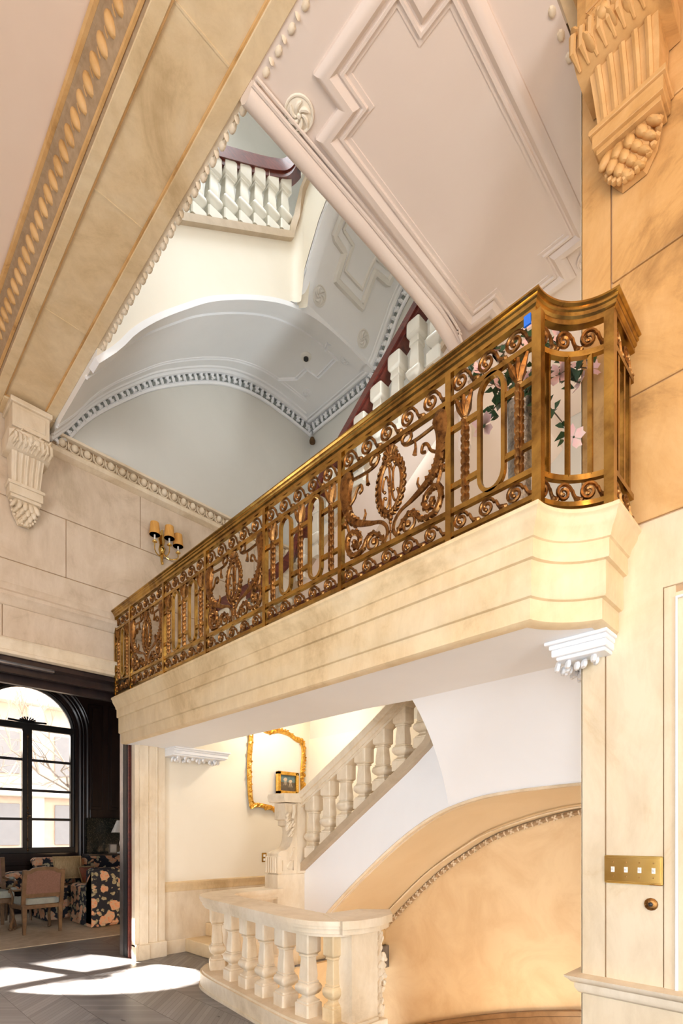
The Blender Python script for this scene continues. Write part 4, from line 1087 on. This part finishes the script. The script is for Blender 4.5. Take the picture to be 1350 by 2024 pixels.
for k, p in enumerate(PP[:-1]):
    o = (p - Vector((4.98, YF - .035, 2.54))).normalized(); t = (PP[k + 1] - p).normalized()
    m.ell(p + o * rr.uniform(-.01, .035) + Vector((0, -.02, 0)), t * rr.uniform(.02, .045) + o * rr.uniform(-.03, .03), (0, .03, 0), o * rr.uniform(.016, .040), 6, 4)
for (x, z, s_) in ((4.50, 1.98, 1), (5.46, 3.02, -1), (4.52, 3.10, -1), (5.46, 2.0, 1)):
    m.tube([(x + (.055 - .04 * q / 16) * math.cos(q * .6 * s_), YF - .05, z + (.055 - .04 * q / 16) * math.sin(q * .6 * s_)) for q in range(17)], .012, 6)
for k in range(7): m.ell((4.455 - .006 * (k % 2), YF - .05, 2.25 + .045 * k), (.018, 0, 0), (0, .02, 0), (0, 0, .024), 6, 4)
m.build('carved_frame', 'gold', mr)
# small framed painting
pt = thing('framed_painting', 'small gilt framed painting of two pale shapes on teal, over the mirror', 'painting', (5.12, YF - .08, 2.35))
MB().box(4.97, 5.28, YF - .100, YF - .095, 2.36, 2.47).build('upper_canvas', 'canvas_sky', pt)
MB().box(4.97, 5.28, YF - .1001, YF - .0951, 2.22, 2.36).build('lower_canvas', 'canvas_ground', pt)
m = MB()
for (x, z, r) in ((5.08, 2.40, .038), (5.18, 2.375, .036)):
    m.ell((x, YF - .102, z), (r, 0, .004), (0, .003, 0), (0, 0, r * .75), 12, 4)
    for q in (-.6, .1, .7): m.tube([(x + q * r * .5, YF - .102, z - r * .5), (x + q * r * 1.3, YF - .102, z - .09)], .004, 4)
m.build('painted_figures', 'canvas_white', pt)
m = MB()
for a, b2, c_, d in ((4.92, 4.975, 2.17, 2.52), (5.275, 5.33, 2.17, 2.52), (4.92, 5.33, 2.17, 2.225), (4.92, 5.33, 2.465, 2.52)): m.box(a, b2, YF - .125, YF - .07, c_, d, .010)
m.tube([(4.968, YF - .12, 2.218), (5.282, YF - .12, 2.218), (5.282, YF - .12, 2.472), (4.968, YF - .12, 2.472)], .009, 5, closed=True)
for k in range(10): m.ell((5.302, YF - .127, 2.20 + .032 * k), (.010, 0, .006), (0, .006, 0), (0, 0, .012), 6, 4)
m.build('frame', 'gold', pt)
# power outlet
ot = thing('power_outlet', 'small brass power outlet on the cream wall left of the newel', 'outlet', (4.744, YF, 1.21))
MB().box(4.705, 4.785, YF - .016, YF - .006, 1.14, 1.28, .004).build('plate', 'brass', ot)
for z in (1.18, 1.24): MB().lathe((4.745, YF - .02, z - .02), [(.02, 0), (.02, .036)], 12).build('socket', 'ivory', ot)
# four-gang switch plate
sw = thing('switch_plate', 'polished brass plate with four white toggle switches on the right pillar', 'light switch', (XR, .889, 1.36))
m = MB(); m.box(XR - .010, XR + .001, .745, 1.032, 1.283, 1.437, .008); m.box(XR - .012, XR - .008, .756, 1.021, 1.294, 1.426, .003); m.build('plate', 'brass_pol', sw)
for k in range(4):
    y = .988 - k * .0665
    MB().box(XR - .0135, XR - .010, y - .009, y + .009, 1.345, 1.375, .001).build('switch_slot', 'ivory', sw)
    m = MB(); m.loft([[(XR - .012, y - .004, 1.352), (XR - .012, y + .004, 1.352), (XR - .012, y + .004, 1.366), (XR - .012, y - .004, 1.366)], [(XR - .027, y - .003, 1.366), (XR - .027, y + .003, 1.366), (XR - .027, y + .003, 1.374), (XR - .027, y - .003, 1.374)]]); m.build('toggle', 'white', sw)
    for z in (1.322, 1.400): MB().ell((XR - .012, y, z), (.002, 0, 0), (0, .004, 0), (0, 0, .004), 8, 4).build('screw', 'bronze', sw)
bl = thing('bell_push', 'round bronze bell push with dark button below the brass switch plate', 'bell push', (XR, .805, 1.18))
m = MB(); m.ell((XR - .001, .803, 1.182), (.011, 0, 0), (0, .034, 0), (0, 0, .034), 24, 6); m.build('rose', 'bronze', bl)
MB().ell((XR - .011, .803, 1.182), (.008, 0, 0), (0, .012, 0), (0, 0, .012), 12, 6).build('button', 'black', bl)

# ================================================================== LIBRARY
YW = 12.0
struct('ceiling_library', MB().box(-4, 8, YF + .4, 12.4, 4.95, 5.1), 'darkwood')
struct('wall_library_right', MB().box(5.9, 6.1, YF + .4, 12.2, 0, 5.0), 'darkwood')
struct('wall_library_left', MB().box(-4.1, -3.9, YF + .4, 12.2, 0, 5.0), 'darkwood')
cx, hw, zs, zb_ = 3.02, .90, 3.72, 1.17
m = MB(); left = -4.0
for c0 in (-.30, cx):
    right_x = 1.36 if c0 < 0 else 6.0
    arc = [(c0 - hw * math.cos(PI * k / 24), zs + hw * math.sin(PI * k / 24)) for k in range(25)]
    m.prism([(left, zb_), (c0 - hw, zb_)] + arc[:13] + [(c0, 5.0), (left, 5.0)], YW, YW + .3, 'y')
    m.prism([(c0 + hw, zb_), (right_x, zb_), (right_x, 5.0), (c0, 5.0)] + arc[12:], YW, YW + .3, 'y')
    left = right_x
m.box(-4, 6, YW, YW + .3, 0, zb_)
ww = struct('wall_window', m, 'darkwood')
m = MB()
for (x0, x1, z0, z1) in ((4.20, 4.50, 2.1, 4.4), (4.62, 5.1, 2.1, 4.4), (5.2, 5.7, 2.1, 4.4), (4.2, 4.5, .3, 1.1), (.95, 1.6, .3, 4.3), (2.2, 3.8, .25, 1.0)):
    m.tube([(x0, YW - .01, z0), (x1, YW - .01, z0), (x1, YW - .01, z1), (x0, YW - .01, z1)], .022, 4, closed=True)
    m.box(x0 + .06, x1 - .06, YW - .02, YW + .01, z0 + .06, z1 - .06, .01)
m.box(-4, 6, YW - .04, YW, 4.55, 4.62).box(-4, 6, YW - .08, YW, 4.80, 4.95)
m.build('panelling', 'darkwood', ww)
m = MB()
for r, rad, o in ((.99, .035, -.03), (1.06, .018, -.02), (1.14, .03, -.03), (1.20, .012, -.01)):
    pp = [(cx - r, YW + o, 0)] + [(cx - r * math.cos(PI * k / 28), YW + o, zs + r * math.sin(PI * k / 28)) for k in range(29)] + [(cx + r, YW + o, 0)]
    m.tube(pp, rad, 6)
for k in range(9):
    a = PI / 2 + (k - 4) * .10; m.ell((cx + 1.17 * math.cos(a), YW - .05, zs + 1.17 * math.sin(a)), (.07, 0, 0), (0, .03, 0), (0, 0, .04), 6, 4)
m.build('arched_moulding', 'darkwood', ww)
m = MB().box(4.12, 5.5, YW - .10, YW, .9, 1.92, .01); m.build('marble_panel', 'marble', ww)
def arched_window(nm, cx):
    # window frame
    win = MB()
    win.tube([(cx - hw + .02, YW + .1, zb_)] + [(cx - (hw - .02) * math.cos(PI * k / 28), YW + .1, zs + (hw - .02) * math.sin(PI * k / 28)) for k in range(29)] + [(cx + hw - .02, YW + .1, zb_)], .05, 6)
    win.box(cx - hw, cx + hw, YW + .05, YW + .15, 3.70, 3.83, .01).box(cx - .085, cx + .085, YW + .05, YW + .14, zb_, 3.72, .01)
    win.box(cx - hw, cx + hw, YW + .04, YW + .16, zb_, zb_ + .12, .01)
    for s_ in (-1, 1):
        x0, x1 = sorted((cx + s_ * .085, cx + s_ * .82))
        win.box(min(cx + s_ * .82, cx + s_ * .90), max(cx + s_ * .82, cx + s_ * .90), YW + .06, YW + .14, zb_, 3.72)
        for z in (1.87, 2.46, 3.08): win.box(x0, x1, YW + .085, YW + .115, z - .026, z + .026)
    w1 = struct(nm, win, 'black')
    for s_ in (-1, 1):
        x0, x1 = sorted((cx + s_ * .085, cx + s_ * .82))
        MB().box(x0, x1, YW + .098, YW + .102, 1.28, 3.70).build('casement_glass', 'glass', w1)
    MB().prism([(cx - .86 * math.cos(PI * k / 20), 3.82 + .78 * math.sin(PI * k / 20)) for k in range(21)], YW + .098, YW + .102, 'y').build('fanlight_glass', 'glass', w1)
    m = MB()
    for k in range(9):
        a = PI * (k + .5) / 9; m.tube([(cx, YW + .05, 3.84), (cx + .17 * math.cos(a), YW + .05, 3.84 + .11 * math.sin(a))], [.01, .018], 5)
    m.tube([(cx - .35, YW + .05, 3.86), (cx, YW + .04, 3.84), (cx + .35, YW + .05, 3.86)], .022, 5)
    m.build('shell_ornament', 'black', w1)
    m = MB(); m.tube([(cx, YW + .03, 1.2), (cx, YW + .03, 3.6)], .008, 6)
    for z in (1.25, 1.45, 1.9, 2.0, 2.1, 3.55): m.lathe((cx, YW + .03, z - .03), [(.008, 0), (.02, .015), (.02, .04), (.008, .055)], 8)
    m.ell((cx + .02, YW - .01, 1.93), (.03, 0, 0), (0, .04, 0), (0, 0, .02)); m.build('espagnolette_bolt', 'bronze_dark', w1)

arched_window('window_1', cx); arched_window('window_2', -.30)

# outdoors
g = struct('floor_garden', MB().box(-30, 50, 12.4, 60, -1.6, -1.5), 'ground')
bd = thing('neighbouring_building', 'sunlit brownstone house front seen through the arched window', 'building', (8, 26, -1.5))
MB().box(-20, 24, 26, 34, -1.5, 12.0).build('wall', 'brick', bd)
m = MB()
for k in range(12): m.box(-5.5 + 2.4 * k, -4.9 + 2.4 * k, 25.7, 26.0, -1.5, 7.2, .03)
m.box(-20, 24, 25.5, 26, 3.2, 3.6, .05).box(-20, 24, 25.3, 26, 7.2, 7.7, .05).box(-20, 24, 25.6, 26, .6, .8, .03); m.build('stone_dressing', 'stone_fac', bd)
for k in range(12):
    for z in (1.1, 4.2):
        fo = MB().box(-4.4 + 2.4 * k, -3.4 + 2.4 * k, 25.9, 26.02, z, z + 1.8, .02).build('window', 'winpane', bd)
def grow(mb, p, d, L, r, depth, rr):
    q = p + d * L; mid = p.lerp(q, .5) + Vector([rr.uniform(-.08, .08) * L for _ in range(3)])
    mb.tube([p, mid, q], [r, r * .85, r * .65], 5)
    if depth <= 0: return
    for k in range(rr.choice((2, 3))):
        dd = (d + Vector([rr.uniform(-.9, .9) for _ in range(3)]) * .8 + Vector((0, 0, .12))).normalized()
        grow(mb, q, dd, L * rr.uniform(.6, .85), r * .6, depth - 1, rr)
for (x, y, sd, lab) in ((5.9, 16.8, 4, 'bare winter tree seen through the right casement of the window'), (3.4, 22.0, 8, 'bare winter tree seen through the left casement of the window')):
    tr = thing('bare_tree', lab, 'tree', (x, y, -1.5)); rr = random.Random(sd); m = MB(); grow(m, Vector((x, y, -1.5)), Vector((.05, 0, 1)), 2.6, .14, 6, rr); m.build('trunk_and_branches', 'bark', tr)

# rug
rg = MB(); rg.box(-2.5, 5.6, 8.15, 11.6, .0, .014, .004); tag(rg.build('area_rug', 'rug'), 'large pale beige rug on the library floor', 'rug')

# fauteuil armchair, built at the origin facing +Y
def armchair(label):
    t = thing('armchair', label, 'armchair', (0, 0, 0))
    W2 = .30; D = .56
    def bd_(mb, nm, mt, par=t): return mb.build(nm, mt, par)
    for s_ in (-1, 1):
        m = MB(); m.lathe((s_ * .255, .02, 0), [(.020, 0), (.030, .30), (.034, .40), (.034, .46)], square=True); bd_(m, 'leg', 'wood_lt')
        m = MB(); m.tube(cr([(s_ * .285, D + .03, .02), (s_ * .285, D + .02, .08), (s_ * .262, D - .02, .24), (s_ * .29, D, .40), (s_ * .29, D, .46)]), [.030, .022, .018] + [.022] * 24 + [.032] * 6, 8); m.ell((s_ * .285, D + .035, .022), (.032, 0, 0), (0, .036, 0), (0, 0, .024)); bd_(m, 'leg', 'wood_lt')
        m = MB(); m.tube(cr([(s_ * .27, .02, .70), (s_ * .32, .16, .68), (s_ * .33, .34, .68), (s_ * .33, .44, .665), (s_ * .33, .47, .63)]), .020, 7); m.tube(cr([(s_ * .33, .45, .67), (s_ * .31, .40, .56), (s_ * .30, .46, .44)]), .018, 7); a = bd_(m, 'arm', 'wood_lt')
        bd_(MB().ell((s_ * .325, .27, .70), (.035, 0, 0), (0, .11, 0), (0, 0, .025), 10, 6), 'arm_pad', 'sage', a)
    m = MB(); m.box(-.27, .27, -.01, .05, .39, .455, .008).box(-.30, .30, D - .04, D + .02, .37, .45, .012)
    for s_ in (-1, 1): m.loft([[(s_ * .25, .02, .39), (s_ * .29, .02, .39), (s_ * .29, .02, .455), (s_ * .25, .02, .455)], [(s_ * .27, D, .38), (s_ * .31, D, .38), (s_ * .31, D, .455), (s_ * .27, D, .455)]])
    bd_(m, 'seat_frame', 'wood_lt')
    m = MB(); m.loft([[(-.25 * k, .05, z), (.25 * k, .05, z), (.28 * k, D, z), (-.28 * k, D, z)] for k, z in ((1, .44), (1.03, .48), (1.0, .52), (.9, .545))]); bd_(m, 'seat', 'sage')
    m = MB()
    for s_ in (-1, 1): m.loft([[(s_ * .27 - .028, .0 - dy, z), (s_ * .27 + .028, .0 - dy, z), (s_ * .27 + .028, .045 - dy, z), (s_ * .27 - .028, .045 - dy, z)] for dy, z in ((0, .44), (.04, .75), (.085, 1.0))])
    m.loft([[(-.27, 0 - d, z), (.27, 0 - d, z), (.27, .045 - d, z), (-.27, .045 - d, z)] for d, z in ((.015, .565), (.02, .625))])
    top = cr([(-.295, .985), (-.25, .99), (-.19, 1.0), (-.14, 1.03), (0, 1.045), (.14, 1.03), (.19, 1.0), (.25, .99), (.295, .985)])
    m.bar([(x, -.06, z - .03) for x, z in top], .045, .055)
    bd_(m, 'back_frame', 'wood_lt')
    m = MB(); m.loft([[(-.245, .005 - d, z), (.245, .005 - d, z), (.245, .055 - d, z), (-.245, .055 - d, z)] for d, z in ((.02, .61), (.045, .80), (.08, .985))]); bd_(m, 'back_panel', 'cane')
    m = MB(); m.loft([[(-.23, .05 - d, z), (.23, .05 - d, z), (.20, .085 - d, z), (-.20, .085 - d, z)] for d, z in ((.02, .64), (.045, .80), (.08, .96))]); bd_(m, 'back_cushion', 'sage')
    return t
c1 = armchair('carved walnut armchair with rose woven back, seen from behind on the rug')
c1.location = (2.49, 9.08, .014); c1.rotation_euler = (0, 0, .04)
c2 = dup(c1, (1.94, 10.45, .014), PI, 'armchair with grey-green back at the left edge, facing the camera'); c2.scale = (1.15, 1.15, 1.15)
# sofas
def sofa(x0, x1, y0, y1, top, seat, armz, face, label, loc):
    """face +1: back at y0, opening towards +y; -1: back at y1"""
    t = thing('floral_sofa', label, 'sofa', loc)
    D = y1 - y0
    yb = (y0, y0 + .24) if face > 0 else (y1 - .24, y1)
    MB().box(x0 + .0, x1, yb[0], yb[1], .03, top, .05).build('backrest', 'floral', t)
    MB().box(x0 + .22, x1 - .22, y0 + .1, y1 - .03, .03, seat - .14, .03).build('skirted_base', 'floral', t)
    m = MB(); xa_, xb_ = x0 + .23, x1 - .23; mid = (xa_ + xb_) / 2
    ya_, yb2 = (yb[1], y1) if face > 0 else (y0, yb[0])
    for a, b2 in ((xa_, mid - .006), (mid + .006, xb_)): MB().box(a, b2, ya_, yb2, seat - .14, seat, .05).build('seat_cushion', 'floral', t)
    for a, b2 in ((x0, x0 + .22), (x1 - .22, x1)):
        m = MB(); ys2 = [y0 + .01 + (D - .01) * k / 10 for k in range(11)]
        rings = []
        for y in ys2:
            q = (y - y0) / D; q = q if face > 0 else 1 - q
            zt = armz + (top - armz) * max(0, 1 - q / .42) ** 1.6
            rings.append([(a, y, .03), (b2, y, .03), (b2, y, zt - .05), (b2 - .04, y, zt - .01), ((a + b2) / 2, y, zt), (a + .04, y, zt - .01), (a, y, zt - .05)])
        m.loft(rings); m.build('arm', 'floral', t)
    return t
sofa(3.17, 5.2, 8.95, 9.95, 1.0, .50, .70, 1, 'floral navy and coral sofa in front, its back to the camera beside the door jamb', (4.2, 9.4, .014))
sofa(2.85, 5.2, 10.25, 11.2, 1.12, .62, .95, -1, 'floral navy and coral sofa under the window, facing the camera', (4.0, 10.7, .014))
def cushion(name, c, w_, h_, d_, rz, tilt, mt, label, border=None):
    t = thing(name, label, 'cushion', c)
    m = MB(); n = 9; grid = []
    R_ = Matrix.Rotation(rz, 3, 'Z') @ Matrix.Rotation(tilt, 3, 'X')
    for sgn in (1, -1):
        o = len(m.v); vs = []
        for i in range(n):
            for j in range(n):
                u = i / (n - 1) * 2 - 1; v = j / (n - 1) * 2 - 1
                th = d_ / 2 * ((1 - u ** 4) * (1 - v ** 4)) ** .6
                pin = 1 - .06 * (1 - abs(u)) * abs(v) - .0
                p = R_ @ Vector((u * w_ / 2 * (1 - .05 * (1 - v * v)), sgn * th, v * h_ / 2 * (1 - .05 * (1 - u * u))))
                vs.append(Vector(c) + p)
        fs = [(i * n + j, (i + 1) * n + j, (i + 1) * n + j + 1, i * n + j + 1) for i in range(n - 1) for j in range(n - 1)]
        m.add(vs, fs)
    m.build('cover', mt, t)
    if border:
        m = MB(); m.tube([Vector(c) + R_ @ Vector((a * w_ / 2, 0, b2 * h_ / 2)) for a, b2 in ((-1, -1), (0, -.96), (1, -1), (.96, 0), (1, 1), (0, .96), (-1, 1), (-.96, 0))], .016, 6, closed=True); m.build('fringe', border, t)
    return t
cushion('scatter_cushion', (3.37, 10.72, .93), .50, .42, .14, .1, -.25, 'goldcloth', 'gold damask cushion leaning on the left end of the window sofa', 'goldcloth')
cushion('scatter_cushion', (3.62, 10.38, .80), .34, .32, .12, .3, -.4, 'redcloth', 'small red tapestry cushion with brown fringe on the window sofa', 'goldcloth')
t = thing('round_stool', 'low upholstered stool beside the left arm of the window sofa', 'stool', (2.55, 10.75, .014))
MB().lathe((2.55, 10.75, .60), [(.25, 0), (.29, .06), (.30, .16), (.27, .25), (.16, .29)], 24).build('seat', 'floral', t)
for k in range(4):
    a = PI / 4 + k * PI / 2; MB().tube([(2.55 + .22 * math.cos(a), 10.75 + .22 * math.sin(a), .014), (2.55 + .2 * math.cos(a), 10.75 + .2 * math.sin(a), .62)], .022, 6).build('leg', 'wood_lt', t)
# console, lamp and photo frame behind the sofa
t = thing('console_table', 'dark console table behind the window sofa', 'table', (4.75, 11.5, 0))
MB().box(3.95, 5.6, 11.28, 11.7, 1.10, 1.15, .006).build('top', 'darkwood', t)
for x in (4.0, 5.55):
    for y in (11.32, 11.66): MB().box(x - .03, x + .03, y - .03, y + .03, 0, 1.10).build('leg', 'darkwood', t)
lx, ly = 4.66, 11.42
t = thing('table_lamp', 'table lamp with a white shade beside the dark door jamb', 'lamp', (lx, ly, 1.15))
MB().lathe((lx, ly, 1.15), [(.09, 0), (.09, .02), (.03, .04), (.02, .12), (.045, .22), (.02, .32), (.012, .52)], 14).build('base', 'ivory', t)
MB().lathe((lx, ly, 1.60), [(.20, 0), (.09, .26), (.088, .26), (.198, 0)], 24).build('lamp_shade', 'white', t)
t = thing('photo_frame', 'small standing photo frame on the console below the lamp', 'picture frame', (4.46, 11.36, 1.15))
MB().add([(4.38, 11.36, 1.15), (4.54, 11.34, 1.15), (4.56, 11.38, 1.36), (4.40, 11.40, 1.36), (4.38, 11.38, 1.15), (4.54, 11.36, 1.15), (4.56, 11.40, 1.36), (4.40, 11.42, 1.36)], [(0, 1, 2, 3), (7, 6, 5, 4), (0, 4, 5, 1), (1, 5, 6, 2), (2, 6, 7, 3), (3, 7, 4, 0)]).build('frame', 'steel', t)
MB().add([(4.40, 11.355, 1.175), (4.52, 11.338, 1.175), (4.54, 11.375, 1.34), (4.42, 11.393, 1.34)], [(0, 1, 2, 3)]).build('picture', 'ivory', t)
